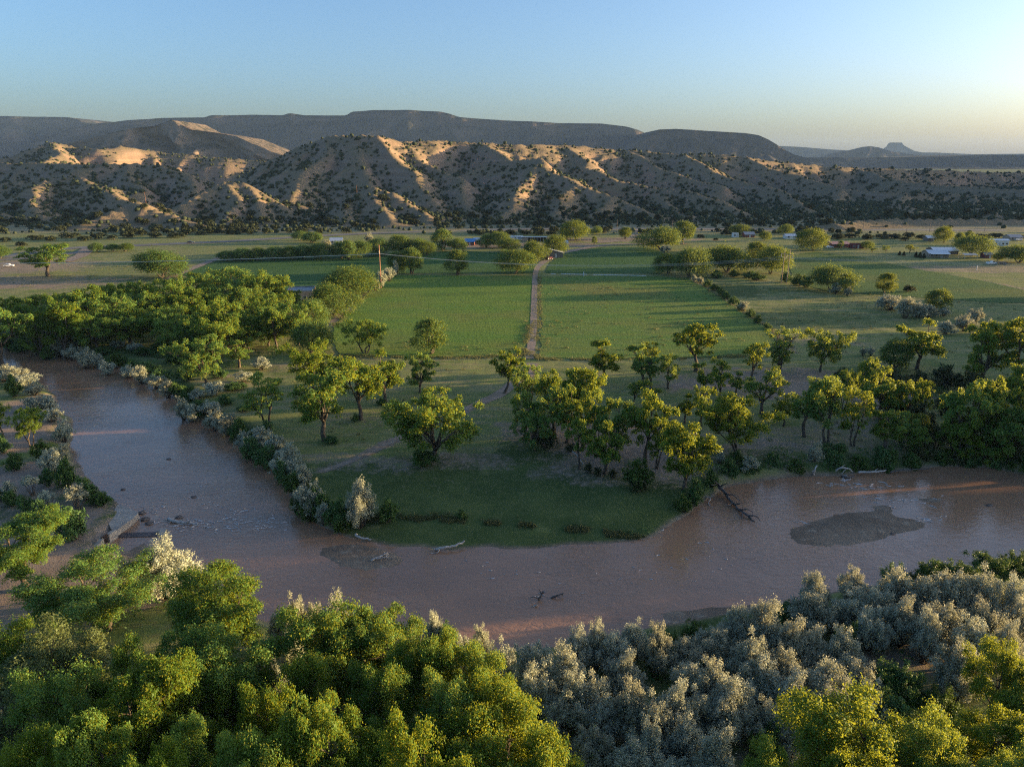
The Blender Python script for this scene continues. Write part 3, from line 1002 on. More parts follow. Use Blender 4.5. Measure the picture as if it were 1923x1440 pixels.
def domed(kind, seed, nleaf=9000, lsize=0.17, mat='leaf_dense', H=10.0, R=4.5, base=0.03, n=90, rag=0.16):
    """dense rounded crown reaching almost to the ground"""
    rng = rs(seed)
    C, Rd = [], []
    lob = [rng.normal(size=3) for _ in range(6)]
    lob = [l / np.linalg.norm(l) for l in lob]
    for i in range(n):
        d = rng.normal(size=3)
        d /= np.linalg.norm(d)
        if d[2] < -0.85:
            d[2] *= -1
        g = 1 + rag * sum(max(0, np.dot(d, l)) ** 4 for l in lob) - rag
        rr = 0.62 + 0.3 * rng.rand() ** 0.5
        wz = (H * (1 - base)) / 2
        prof = 1.0 if d[2] < 0.2 else 1.0
        C.append((d[0] * R * g * rr * prof, d[1] * R * g * rr * prof, H * base + wz + d[2] * wz * g * rr))
        q = R * (0.20 + 0.14 * rng.rand())
        Rd.append((q, q, q * (0.85 + 0.35 * rng.rand())))
    C = np.array(C)
    tb = MB()
    for s in range(3):
        e = C[rng.randint(n)] * np.array((.5, .5, .8))
        tb.tube(curve_pts((rng.normal() * .2, rng.normal() * .2, -0.4), e, 0.05, rng, 5), np.linspace(0.30, 0.07, 6), 6)
    for s in range(10):
        q = C[rng.randint(n)]
        tb.tube(curve_pts((0, 0, H * 0.3), q * 0.92, 0.05, rng, 4), np.linspace(0.12, 0.03, 5), 5)
    crown = leaves_mesh('crown', C, Rd, nleaf, lsize, M[mat], rng)
    PROTO.setdefault(kind, []).append(dict(parts=[('trunk', tb.mesh('trunk', M['bark'], True)), ('crown', crown)], H=(C[:, 2] + np.array(Rd)[:, 2] * .8).max(), R=R * 0.98))


def plume_shrub(kind, seed, nleaf=6000, lsize=0.10, mat='leaf_silver', H=5.0, R=2.3, n=16, low=0.1, upw=1.5, elong=0.5):
    """shrub of upright feathery sprays"""
    rng = rs(seed)
    C, Rd = [], []
    tb = MB()
    for i in range(n):
        a = 6.283 * rng.rand()
        f = rng.rand() ** 0.6
        h = H * (1 - 0.55 * f ** 1.6) * (0.72 + 0.28 * rng.rand())
        e = np.array((math.cos(a) * R * f * .85, math.sin(a) * R * f * .85, h))
        st = np.array((math.cos(a) * 0.15, math.sin(a) * 0.15, -0.3))
        pts = curve_pts(st, e, 0.12, rng, 6)
        tb.tube(pts, np.linspace(0.075, 0.015, 7), 5)
        for k in range(3, 7):
            q = 0.30 + 0.24 * rng.rand()
            q *= R / 2.3
            for s in range(2):
                o = rng.normal(size=3) * R * 0.13
                zc = max(pts[k][2] + o[2], H * low + q)
                C.append((pts[k][0] + o[0], pts[k][1] + o[1], zc if k < 6 else pts[k][2] - q * .5 * s))
                Rd.append((q * (0.75 if k == 6 else 1), q * (0.75 if k == 6 else 1), q * (upw if k >= 5 else 1.0)))
    C = np.array(C)
    fol = leaves_mesh('foliage', C, Rd, nleaf, lsize, M[mat], rng, 0.2, 0.4, elong)
    PROTO.setdefault(kind, []).append(dict(parts=[('stems', tb.mesh('stems', M['bark'], True)), ('foliage', fol)], H=H * 1.0, R=R))


# middle distance cottonwoods
cottonwood('cw', 1, nleaf=9500, cr=1.0, R=4.4, limbs=5, low=0.26)
cottonwood('cw', 2, nleaf=10000, R=4.6, limbs=6, low=0.2, cr=1.05)
cottonwood('cw', 3, R=4.2, limbs=5, low=0.30, cr=0.95, nleaf=8000)
cottonwood('cw', 4, R=4.0, trunks=2, limbs=3, low=0.3)
cottonwood('cw', 5, R=4.6, trunks=3, limbs=3, low=0.3, cr=0.95)
cottonwood('cw', 6, R=4.3, limbs=6, low=0.18, cr=1.1, nleaf=10500)
cottonwood('cwthin', 11, R=3.6, trunks=2, limbs=3, low=0.34, nleaf=5200, cr=0.9, sub=5)
cottonwood('cwthin', 12, R=3.4, trunks=1, limbs=4, low=0.36, nleaf=5200, cr=0.9, sub=5, bare=0.5)
cottonwood('cwthin', 13, R=3.8, trunks=1, limbs=5, low=0.32, nleaf=5600, cr=0.95, sub=5, bare=0.4)
cottonwood('cwbare', 15, R=3.8, trunks=1, limbs=6, low=0.40, nleaf=1900, cr=0.8, sub=4, bare=1.2)
cottonwood('cwlean', 16, R=3.8, trunks=1, limbs=4, low=0.34, nleaf=8000, cr=1.05, lean=-0.45)
cottonwood('cwtrunk', 17, R=4.6, trunks=1, limbs=6, low=0.30, nleaf=9000, cr=1.1)
# broad crowned ones, and broad domes
cottonwood('wide', 81, R=6.6, limbs=8, low=0.26, cr=1.2, nleaf=15000, sub=7)
cottonwood('wide', 82, R=6.2, trunks=2, limbs=5, low=0.28, cr=1.2, nleaf=15000, sub=7)
cottonwood('wide', 83, R=6.6, limbs=9, low=0.22, cr=1.15, nleaf=15000, sub=7)
cottonwood('wide', 84, R=6.4, trunks=3, limbs=4, low=0.26, cr=1.15, nleaf=15000, sub=7)
domed('domewide', 85, nleaf=15000, R=6.8, n=150, rag=0.24)
domed('domewide', 86, nleaf=15000, R=6.4, n=150, rag=0.32)
# foreground cottonwoods, finer leaves
for sd, tr, lb, lw, cr_ in ((21, 1, 6, 0.30, 1.08), (22, 2, 4, 0.34, 1.02), (23, 1, 7, 0.26, 1.12), (24, 3, 3, 0.32, 1.02), (25, 1, 6, 0.32, 1.0)):
    cottonwood('fg', sd, R=4.5, trunks=tr, limbs=lb, low=lw, nleaf=46000, lsize=0.082, cr=cr_, sub=12)
cottonwood('fgpale', 31, R=4.4, trunks=2, limbs=4, low=0.3, nleaf=24000, lsize=0.085, cr=1.15, sub=9, mat='leaf_pale', droop=0.12)
domed('dome', 41)
domed('dome', 42, rag=0.26)
domed('dome', 43, R=4.0, rag=0.2)
domed('domelow', 44, H=6.0, R=4.6, base=0.05, rag=0.25)
for sd in (51, 52, 53):
    plume_shrub('silver', sd, nleaf=5200, lsize=0.125)
for sd in (54, 55, 56, 57):
    plume_shrub('silverfg', sd, nleaf=15000, lsize=0.078, n=20)
plume_shrub('silvertree', 58, nleaf=3600, lsize=0.11, n=10, low=0.45)
for sd in (61, 62, 63):
    plume_shrub('bush', sd, nleaf=3600, lsize=0.13, mat='leaf_bush', H=3.2, R=2.2, n=13, low=0.02, upw=1.2)
for sd in (64, 65):
    plume_shrub('bushfg', sd, nleaf=9000, lsize=0.085, mat='leaf_bush', H=3.4, R=2.3, n=16, low=0.02, upw=1.2)
for sd in (66, 67):
    plume_shrub('darkbush', sd, nleaf=3600, lsize=0.13, mat='leaf_dark', H=3.4, R=2.3, n=14, low=0.02, upw=1.0)


def blob_shrub(kind, seed, nleaf, lsize, mat, H, R, n=16):
    rng = rs(seed)
    C, Rd = [], []
    for i in range(n):
        d = rng.normal(size=3)
        d /= np.linalg.norm(d)
        d[2] = abs(d[2])
        f = 0.35 + 0.5 * rng.rand()
        C.append((d[0] * R * f, d[1] * R * f, H * 0.22 + d[2] * H * 0.5 * f * 1.3))
        q = R * (0.28 + 0.2 * rng.rand())
        Rd.append((q, q, q * 1.05))
    fol = leaves_mesh('foliage', C, Rd, nleaf, lsize, M[mat], rng)
    tb = MB()
    tb.tube([(0, 0, -0.6), (0.05, 0, H * 0.4), (0.1, 0.05, H * 0.75)], [R * 0.09, R * 0.06, R * 0.02], 6)
    return dict(parts=[('trunk', tb.mesh('trunk', M['bark'])), ('foliage', fol)], H=H, R=R)


for sd in (71, 72, 73):
    PROTO.setdefault('juniper', []).append(blob_shrub('juniper', sd, 520, 0.30, 'leaf_juniper', 3.0, 2.0))
PROTO['cone'] = [blob_shrub('cone', 75, 10, 0.1, 'leaf_juniper', 3.0, 1.0)]
# conical evergreen
_rng = rs(76)
_C, _R = [], []
for i in range(40):
    f = i / 40
    a = i * 2.4
    r_ = 1.0 * (1 - f) ** 0.8
    _C.append((math.cos(a) * r_ * .6, math.sin(a) * r_ * .6, 0.3 + 3.6 * f))
    _R.append((0.2 + 0.35 * (1 - f),) * 2 + (0.35,))
_tb = MB().tube([(0, 0, -.3), (0, 0, 3.4)], [0.12, 0.03], 6)
PROTO['cone'] = [dict(parts=[('trunk', _tb.mesh('trunk', M['bark'])), ('foliage', leaves_mesh('foliage', _C, _R, 1500, 0.16, M['leaf_juniper'], _rng))], H=4.1, R=1.0)]

ORD = ('first second third fourth fifth sixth seventh eighth ninth tenth eleventh twelfth thirteenth fourteenth fifteenth sixteenth seventeenth eighteenth nineteenth twentieth '
       'twenty-first twenty-second twenty-third twenty-fourth twenty-fifth twenty-sixth twenty-seventh twenty-eighth twenty-ninth thirtieth thirty-first thirty-second thirty-third thirty-fourth thirty-fifth thirty-sixth').split()
_pr = random.Random(7)
_cnt = {}
WIDE = {'cw': 1.14, 'cwthin': 1.25, 'cwtrunk': 1.15, 'cwlean': 1.2, 'dome': 1.1, 'wide': 1.1, 'fg': 1.12, 'fgpale': 1.12, 'silverfg': 1.08}
PLACED = []


def place(kind, base, H, W, name, label, cat, group=None, rz=None, var=None):
    ww = W * WIDE.get(kind, 1.0)
    if kind == 'cw' and ww > 1.05 * H:
        kind, W = 'wide', ww / 1.1
    elif kind == 'dome' and ww > 1.12 * H:
        kind, W = 'domewide', ww
    L = PROTO[kind]
    i = _cnt.get(kind, 0)
    _cnt[kind] = i + 1
    pr = L[(i * 7 + i // 3) % len(L)] if var is None else L[var]
    r = empty(name, tuple(float(v) for v in base), _pr.random() * 6.283 if rz is None else rz)
    sx = W * WIDE.get(kind, 1.0) / (2 * pr['R'])
    r.scale = (sx, sx * _pr.uniform(.92, 1.08), H / pr['H'])
    for pn, me in pr['parts']:
        obj(pn, me, r)
    tag(r, label, cat, group)
    PLACED.append((kind, base[0], base[1], W / 2))
    return r


def from_box(x0, x1, yt, yb, zadd=0.0):
    """crown box in the picture -> base point, height, width in metres"""
    cx = (x0 + x1) / 2
    if yb > 0:
        b = G(cx, yb)
        gz = float(ground_z(np.array([b[0]]), np.array([b[1]]))[0])
        b = G(cx, yb, gz)
        top = at(cx, yt, b[1])
        H = top[2] - gz
        W = (x1 - x0) / F * depth((b[0], b[1], H * 0.6))
    else:
        H = -yb
        b = G(cx, yt, H)
        gz = float(ground_z(np.array([b[0]]), np.array([b[1]]))[0])
        gz = max(gz, WATER)
        W = (x1 - x0) / F * depth((b[0], b[1], H * 0.7))
        H = H - gz
    return np.array((b[0], b[1], gz - 0.05)), max(H, 0.6), W


def row(kind, name, cat, group, fmt, items, var=None):
    """items: (x0,x1,ytop,ybase_or_-height[,label[,kind]]) sorted left to right; fmt with {o}"""
    items = sorted(items, key=lambda q: q[0] + q[1])
    k = 0
    for it in items:
        it = list(it)
        if it[3] < 0:
            it[3] *= _pr.uniform(0.84, 1.2)
        b, H, W = from_box(*it[:4])
        if it[3] < 0:
            W *= _pr.uniform(0.88, 1.14)
        lab = it[4] if len(it) > 4 and it[4] else None
        if not lab:
            lab = fmt.format(o=ORD[k])
            k += 1
        place(it[5] if len(it) > 5 else kind, b, H, W, name, lab, cat, group)


def tops(lst, H, w=None):
    """(x, ytop, width[,H]) -> box items"""
    return [(q[0] - (q[2]) / 2, q[0] + (q[2]) / 2, q[1], -(q[3] if len(q) > 3 else H)) for q in lst]

# ------------------------------------------------------------------ trees and shrubs
T = 'cottonwood_tree'
# lawn trees on the point, each one recognisable
row('cw', T, 'tree', None, '{o} lone cottonwood on the mown lawn, from the left', [
    (648, 722, 596, 663, 'hazy green cottonwood at the left bottom corner of the lit field'),
    (775, 842, 598, 664, 'golden rounded cottonwood on the bottom edge of the lit field', 'dome'),
    (760, 815, 659, 736, 'small golden tree with one straight trunk alone on the lawn', 'cw'),
    (690, 762, 655, 758, 'lit cottonwood with several straight trunks beside the slanting one', 'cw'),
    (632, 722, 670, 789, 'tall cottonwood with a slender slanting double trunk on the lawn', 'cwtrunk'),
    (556, 664, 697, 827, 'cottonwood with one bare grey trunk nearest the left river bank', 'cwtrunk'),
    (538, 638, 643, 738, 'broad lit cottonwood where the lawn meets the river grove', 'cw'),
    (472, 535, 702, 802, 'dark green leaning tree at the lawn edge by the river', 'cwthin'),
    (736, 892, 735, 864, 'large spreading cottonwood in the middle of the mown point', 'cw'),
    (914, 974, 650, 739, 'cottonwood with a trunk leaning left at the end of the dirt track', 'cwlean'),
    (1106, 1158, 638, 722, 'slim two trunked cottonwood standing clear behind the central grove', 'cwthin'),
], None)
row('cw', T, 'tree', 'cottonwoods in the central grove', '{o} cottonwood from the left in the grove at the centre', [
    (962, 1028, 683, 770), (1005, 1062, 692, 790), (1045, 1132, 682, 800), (1030, 1098, 720, 832), (958, 1024, 735, 826), (968, 1042, 772, 846), (1094, 1150, 726, 838), (1062, 1112, 780, 880),
    (1098, 1170, 788, 890), (1172, 1252, 738, 866), (1200, 1262, 778, 880), (1120, 1196, 748, 850), (1010, 1075, 728, 822, None, 'cwbare'),
    (1236, 1328, 790, 918, 'tall golden topped cottonwood on the grove corner above the river'),
    (1165, 1228, 862, 915, 'low bushy young cottonwood in front of the central grove', 'bush'),
    (1282, 1318, 792, 880, 'upper branch cottonwood just behind the golden corner tree'),
])
row('cwthin', T, 'tree', 'slender cottonwoods scattered behind the central grove', '{o} slender cottonwood from the left behind the central grove', [
    (1180, 1226, 646, 727), (1205, 1240, 668, 730), (1236, 1274, 662, 729), (1176, 1204, 712, 760), (1200, 1236, 712, 768), (1206, 1232, 640, 690), (1300, 1334, 722, 800), (1272, 1300, 738, 795), (1334, 1370, 672, 757), (1368, 1396, 698, 742), (1302, 1336, 680, 742),
    (1398, 1460, 690, 778), (1445, 1494, 742, 800),
])
row('cw', T, 'tree', None, '{o}', [
    (1262, 1344, 603, 697, 'tall dark cottonwood on the bottom edge of the mottled field', 'cw'),
    (1388, 1432, 636, 716, 'thin trunked cottonwood with a small orange lit crown', 'cwthin'),
    (1430, 1492, 613, 704, 'half bare cottonwood with grey dead limbs behind the lawn', 'cwbare'),
    (1446, 1480, 648, 704, 'small lit cottonwood beneath the half bare tree', 'cwthin'),
    (1502, 1580, 619, 698, 'leaning orange lit cottonwood on the pasture edge', 'cw'),
    (1684, 1760, 597, 694, 'tall orange lit cottonwood alone in the pasture', 'cw'),
    (1646, 1704, 636, 696, 'shaded lower cottonwood left of the tall pasture tree', 'dome'),
    (1796, 1880, 600, 722, 'broad cottonwood with a pale forked crown by the pasture', 'cw'),
    (1852, 1960, 594, 726, 'broad shaded cottonwood at the right edge by the pasture', 'cw'),
    (1322, 1452, 744, 850, 'wide leaning cottonwood with dark limbs on the right lawn', 'cw'),
    (1512, 1602, 711, 834, 'golden crowned many trunked cottonwood on the right lawn', 'cw'),
    (1578, 1628, 728, 838, 'golden cottonwood at the right side of the many trunked cluster', 'cwthin'),
    (1488, 1532, 717, 820, 'small green cottonwood at the left side of the many trunked cluster', 'cwthin'),
    (1630, 1684, 773, 846, 'green cottonwood with pale grouped trunks near the thicket', 'cwthin'),
    (1668, 1720, 770, 838, 'leaning green cottonwood between the pale trunks and thicket', 'cw'),
    (1702, 1744, 776, 832, 'small green cottonwood at the thicket edge', 'dome'),
])
row('cw', T, 'tree', 'cottonwoods in the right hand thicket', '{o} cottonwood from the left in the thicket on the right bank', [
    (1560, 1604, 690, 770), (1598, 1650, 668, 760), (1615, 1692, 688, 792), (1682, 1722, 712, 800), (1712, 1750, 712, 790), (1752, 1838, 712, 850), (1818, 1876, 704, 840), (1752, 1816, 754, 862), (1812, 1868, 742, 862),
    (1828, 1930, 764, 878), (1760, 1826, 792, 872), (1886, 1960, 686, 806), (1900, 1990, 720, 850), (1820, 1880, 810, 884), (1930, 2010, 760, 880), (1700, 1760, 800, 866), (1960, 2060, 680, 840), (1990, 2100, 780, 880),
])
# river grove on the left
row('cw', T, 'tree', 'cottonwoods along the back of the river grove', '{o} cottonwood from the left along the back of the river grove', tops([
    (20, 556, 76), (72, 551, 72), (122, 547, 70), (165, 534, 78), (212, 529, 76), (255, 526, 74), (308, 524, 80), (352, 518, 76), (398, 510, 80), (446, 499, 100), (496, 506, 86), (536, 528, 64)], 13))
row('cw', T, 'tree', 'cottonwoods in the middle of the river grove', '{o} cottonwood from the left in the middle of the river grove', tops([
    (-20, 575, 90), (36, 572, 86), (96, 570, 86), (150, 562, 92), (205, 556, 92), (262, 552, 90), (318, 548, 92), (370, 542, 92), (420, 532, 90), (468, 538, 90), (512, 552, 80), (552, 566, 76), (410, 558, 76), (460, 565, 72)], 12.5))
row('cw', T, 'tree', 'cottonwoods along the water side of the river grove', '{o} cottonwood from the left on the water side of the river grove', tops([
    (175, 590, 90, 9), (235, 584, 92, 9.5), (290, 576, 90), (345, 586, 90, 9.5), (398, 584, 90), (330, 612, 80, 8), (450, 590, 84, 9), (378, 606, 76, 8.5), (500, 600, 70, 8.5), (462, 612, 66, 8), (130, 594, 70, 9), (60, 590, 70, 10)], 11.5))
row('cw', T, 'tree', None, '{o}', [
    (493, 548, 572, 656, 'orange lit cottonwood with a dark forked trunk at the grove edge', 'cwtrunk'),
    (552, 624, 598, 662, 'dark green bushy tree at the corner of the lit field', 'dome'),
    (338, 434, 636, 722, 'gold topped cottonwood at the front of the river grove', 'cw'),
    (430, 470, 640, 690, 'small cottonwood between the grove and the silver shrubs', 'cwthin'),
    (330, 362, 600, 660, 'grey green cottonwood with forked trunk inside the river grove', 'cwthin'),
    (608, 704, 499, 556, 'large gold lit domed tree below the leaning power pole', 'dome'),
    (580, 664, 531, 592, 'gold lit domed tree beside the flat roofed adobe house', 'dome'),
    (556, 624, 560, 624, 'gold lit tree leaning over the field edge near the adobe house', 'dome'),
    (262, 342, 467, 522, 'bright domed tree standing alone in the left meadow', 'dome'),
    (50, 130, 459, 519, 'old spreading cottonwood with a thick bare trunk beside the side road', 'cwtrunk'),
    (-24, 20, 459, 486, 'clipped domed bush tree at the left edge beside the road', 'dome'),
    (726, 764, 470, 513, 'gold lit tree just right of the tall wooden pole', 'dome'),
    (752, 792, 464, 514, 'second gold lit tree right of the tall wooden pole', 'dome'),
    (836, 880, 469, 516, 'slim gold tipped tree on the field boundary', 'dome'),
    (934, 999, 467, 514, 'broad domed tree on the field boundary left of the dirt track', 'dome'),
    (1206, 1282, 423, 470, 'big domed tree at the back corner of the barn field', 'dome'),
    (1264, 1302, 414, 458, 'dark tree behind the big domed tree by the highway', 'dome'),
    (1228, 1278, 474, 514, 'low green tree on the pipe fence line', 'dome'),
    (1262, 1332, 463, 520, 'gold edged domed tree at the corner of the mottled field', 'dome'),
    (1320, 1408, 459, 512, 'wide dark domed tree between the mottled field and pasture', 'dome'),
    (1396, 1440, 454, 500, 'small dark round tree behind the wide domed tree', 'dome'),
    (1416, 1480, 459, 514, 'dark domed tree beside the twin transmission poles', 'dome'),
    (1495, 1556, 428, 471, 'large green cottonwood with low skirts behind the far pasture', 'dome'),
    (1520, 1598, 496, 546, 'wide low tree with a gold top in the right pasture', 'dome'),
    (1572, 1598, 512, 548, 'dark small tree against the wide low pasture tree', 'dome'),
    (1644, 1682, 512, 552, 'small round gold tree in the right pasture', 'dome'),
    (1733, 1778, 541, 588, 'round gold tree rising from the silver shrubs in the pasture', 'dome'),
    (1694, 1720, 533, 548, 'dark low bush alone in the right pasture', 'darkbush'),
])
row('dome', T, 'tree', 'trees in the windbreak behind the dark field', '{o} tree from the left in the windbreak behind the dark field', [
    (410, 446, 470, 490), (436, 474, 465, 489), (466, 504, 463, 489), (496, 536, 462, 488), (528, 566, 461, 488), (552, 590, 458, 487), (582, 626, 456, 487), (620, 662, 452, 486), (652, 700, 450, 484), (690, 736, 446, 480), (728, 772, 440, 478), (764, 806, 446, 478), (780, 818, 452, 480), (640, 668, 450, 488), (812, 852, 428, 470), (846, 876, 446, 472)])
row('dome', T, 'tree', 'shade trees around the farmyard', '{o} shade tree from the left around the farmyard sheds', [
    (898, 930, 438, 465), (918, 956, 434, 466), (938, 976, 447, 472), (980, 1024, 451, 488), (1022, 1064, 440, 480), (1052, 1108, 413, 452), (1052, 1076, 424, 450), (1111, 1132, 424, 441), (1163, 1185, 426, 449), (1110, 1122, 444, 458)])
row('domelow', T, 'tree', 'low trees near the highway', '{o} low tree from the left between the windbreak and the highway', [(550, 580, 434, 452), (566, 606, 436, 456), (168, 196, 456, 474), (200, 226, 458, 472), (222, 250, 457, 472)])
row('dome', T, 'tree', 'trees around the scattered houses on the right', '{o} tree from the left among the scattered houses on the right', [
    (1374, 1408, 421, 442), (1463, 1490, 420, 441), (1426, 1447, 434, 452), (1572, 1584, 452, 466), (1618, 1640, 452, 468), (1754, 1788, 424, 456), (1790, 1808, 436, 460), (1796, 1860, 441, 480), (1878, 1945, 459, 494), (1806, 1830, 434, 452), (1862, 1884, 474, 490)])
row('cwthin', T, 'tree', 'small orchard trees in front of the houses', '{o} small orchard tree from the left in front of the houses', [(1631, 1645, 462, 474), (1657, 1671, 461, 473), (1700, 1716, 458, 475)])
row('cone', 'evergreen_tree', 'tree', 'conical evergreens by the pale house', '{o} small conical evergreen from the left by the pale house', [(1686, 1692, 471, 479), (1694, 1700, 472, 480), (1716, 1723, 472, 483), (1723, 1731, 473, 484), (1731, 1738, 475, 485)])

# foreground cottonwoods
row('fg', T, 'tree', 'cottonwoods in the near left foreground', '{o} cottonwood from the left in the near left thicket below the river', [
    (-60, 92, 986, -10, 'shaded cottonwood at the left edge beside the pale dirt road', 'fg'),
    (56, 290, 1040, -10.5, 'gold lit cottonwood below the concrete ford at the lower left'),
    (296, 508, 1068, -10.5, 'gold lit cottonwood reaching over the brown water at the lower left'),
    (300, 512, 1180, -12), (46, 200, 1148, -10.5, 'pale feathery green tree in the near left thicket', 'fgpale'), (176, 300, 1196, -12), (-70, 60, 1160, -11), (-90, 60, 1240, -11, 'pale drooping tree at the lower left edge', 'fgpale'),
    (10, 200, 1262, -12.5), (150, 320, 1262, -13), (300, 470, 1272, -13), (270, 410, 1336, -13.5), (60, 240, 1372, -14), (390, 520, 1352, -13.5), (-60, 90, 1380, -14), (200, 330, 1400, -14.5), (440, 560, 1290, -12)])
row('fg', T, 'tree', 'cottonwoods in the big central foreground clump', '{o} cottonwood from the left in the big golden clump at bottom centre', [
    (522, 700, 1144, -14), (650, 800, 1158, -14), (740, 850, 1172, -14), (508, 620, 1222, -13.5), (830, 968, 1204, -13.5), (640, 800, 1238, -14.5), (760, 930, 1262, -14.5), (866, 1012, 1262, -13.5), (540, 680, 1312, -14.5), (680, 850, 1330, -15), (830, 1010, 1338, -14.5),
    (960, 1118, 1356, -13.5), (580, 740, 1392, -15.5), (760, 930, 1402, -15.5), (500, 620, 1396, -15)])
row('fg', T, 'tree', 'cottonwoods in the lower right corner', '{o} cottonwood from the left in the lower right corner', [
    (1396, 1500, 1384, -12), (1490, 1740, 1306, -12.5), (1700, 1850, 1336, -12), (1818, 1960, 1194, -11), (1800, 1960, 1322, -12), (1860, 2010, 1384, -13), (1560, 1720, 1396, -14), (1920, 2060, 1240, -12)])

# unseen woodland right of the view, added to shade the river and lawn
_ro = rs(313)
_k = 0
while _k < 120:
    _bx, _by = _ro.uniform(70, 330), _ro.uniform(60, 280)
    if _bx < 0.76 * (_by * CP + CH * SP) + 10 or (_by < 95 and _bx < 200) or float(sdist(RPTS, np.array([_bx]), np.array([_by]))[0]) < 4:
        continue
    _k += 1
    place('cw', (_bx, _by, -0.1), _ro.uniform(11.5, 16), _ro.uniform(9, 13), T, 'unseen cottonwood added for shade to the riverside woodland beyond the right edge', 'tree', 'unseen shade trees added beyond the right edge')

# silver (olive) shrubs
Sn = 'silver_shrub'
row('silverfg', Sn, 'shrub', 'silver shrubs along the near bank', '{o} silver shrub from the left along the near bank', tops([
    (815, 1150, 52, 5), (865, 1188, 54, 4), (900, 1172, 50, 4), (945, 1203, 80, 5.5), (1000, 1198, 84, 5.5), (1085, 1184, 80), (1122, 1172, 70, 6), (1155, 1186, 80), (1195, 1166, 80), (1236, 1168, 80, 6), (1385, 1138, 66), (1440, 1128, 86), (1535, 1068, 62, 5), (1542, 1108, 96), (1604, 1064, 72, 5),
    (1640, 1088, 80), (1690, 1068, 82, 6), (1742, 1086, 84), (1800, 1066, 90, 6), (1854, 1066, 80, 6), (1905, 1078, 84), (1340, 1172, 80, 5)], 5.5))
row('silverfg', Sn, 'shrub', 'silver shrubs in the middle of the near thicket', '{o} silver shrub from the left in the middle of the near thicket', tops([
    (1010, 1230, 90, 6), (1062, 1220, 96, 6), (1176, 1228, 84), (1290, 1196, 84, 5), (1350, 1182, 86, 5), (1420, 1186, 92), (1490, 1166, 90), (1530, 1182, 84), (1585, 1176, 96), (1600, 1118, 92), (1700, 1126, 90), (1645, 1130, 80), (1780, 1128, 92), (1860, 1116, 90), (1920, 1130, 80), (1831, 1158, 96), (1806, 1202, 92),
    (1480, 1212, 90), (1560, 1236, 96), (1900, 1170, 70, 5), (1750, 1150, 80, 5)], 5.5))
row('silverfg', Sn, 'shrub', 'silver shrubs at the front of the near thicket', '{o} silver shrub from the left at the front of the near thicket', tops([
    (1120, 1266, 90, 6), (1080, 1262, 84, 5.5), (1050, 1306, 84, 5), (1190, 1280, 92, 6), (1232, 1306, 90, 6), (1132, 1318, 90, 5), (1340, 1236, 92, 6), (1300, 1242, 90, 6), (1384, 1266, 96, 6), (1430, 1226, 96, 6), (1462, 1246, 96, 6), (1494, 1268, 92, 6), (1622, 1242, 96, 6), (1560, 1284, 90), (1640, 1276, 84),
    (1272, 1286, 90, 6), (1312, 1296, 90, 6), (1362, 1306, 100, 6), (1224, 1346, 96, 6), (1290, 1352, 100, 6), (1352, 1370, 100, 6), (1190, 1386, 90, 6), (1262, 1406, 100, 6), (1440, 1312, 84, 5), (1500, 1330, 80, 5), (1810, 1240, 80, 5), (1120, 1360, 80, 4.5), (1345, 1420, 100, 6)], 5.8))
row('silverfg', Sn, 'shrub', None, '{o} silver shrub from the left poking out beside the near left cottonwoods', tops([
    (300, 1020, 110, 6.5), (552, 1116, 60, 6), (578, 1120, 50, 5), (628, 1122, 70, 7), (545, 1178, 60, 6), (520, 1150, 50, 5), (505, 1235, 60, 6)], 6))
row('silver', Sn, 'shrub', 'silver shrubs on the far bank below the grove', '{o} silver shrub from the left along the far bank below the grove', tops([
    (18, 610, 40), (44, 602, 44), (70, 606, 40), (94, 616, 44), (108, 636, 52), (132, 644, 42), (155, 652, 40), (182, 664, 38, 2.6), (118, 622, 40), (150, 624, 36), (220, 634, 40, 3.6), (250, 640, 34, 3.2), (262, 686, 40, 2.6), (290, 700, 44, 2.8), (312, 714, 42, 2.8), (338, 742, 44, 3.4), (356, 758, 40, 3),
    (388, 748, 48, 3.4), (400, 770, 44, 3), (424, 776, 56, 3.6), (200, 676, 34, 2.2), (236, 684, 34, 2.2), (455, 694, 44, 3), (490, 670, 54, 3), (400, 712, 44, 3.4), (372, 730, 40, 3)], 3.6))
row('silver', Sn, 'shrub', 'silver shrubs at the river bend below the lawn', '{o} silver shrub from the left at the river bend below the lawn', tops([
    (456, 806, 44), (486, 800, 48), (514, 812, 44), (536, 832, 50), (552, 852, 48), (566, 872, 46), (578, 896, 66, 4.4), (606, 944, 40, 2.4), (520, 850, 40)], 3.4) + [(644, 716, 903, 992, 'tall silver shrub standing alone on the grassy point by the water', 'silverfg')])
row('silver', Sn, 'shrub', 'silver shrubs on the left bank', '{o} silver shrub from the left on the bank at the left edge', tops([
    (0, 684, 50, 3.4), (26, 686, 50, 3.6), (44, 698, 56, 3.6), (62, 716, 44, 3.2), (64, 738, 56, 3.4), (88, 742, 40, 3), (92, 762, 50, 3.6), (114, 788, 40, 3.2), (92, 842, 56, 3.8), (118, 832, 36, 3)], 3.5) + [
    (42, 82, 884, 930, 'small silver tree on bare soil, leftmost of three', 'silvertree'), (70, 112, 914, 958, 'small silver tree on bare soil with one thin trunk', 'silvertree'), (114, 176, 903, 958, 'largest of three small silver trees, beside the green slope', 'silvertree'), (4, 38, 902, 936, 'low silver shrub by the hedge at the left edge', 'silver'), (124, 152, 975, 1006, 'silver shrub inside the round hedge end', 'silver')])
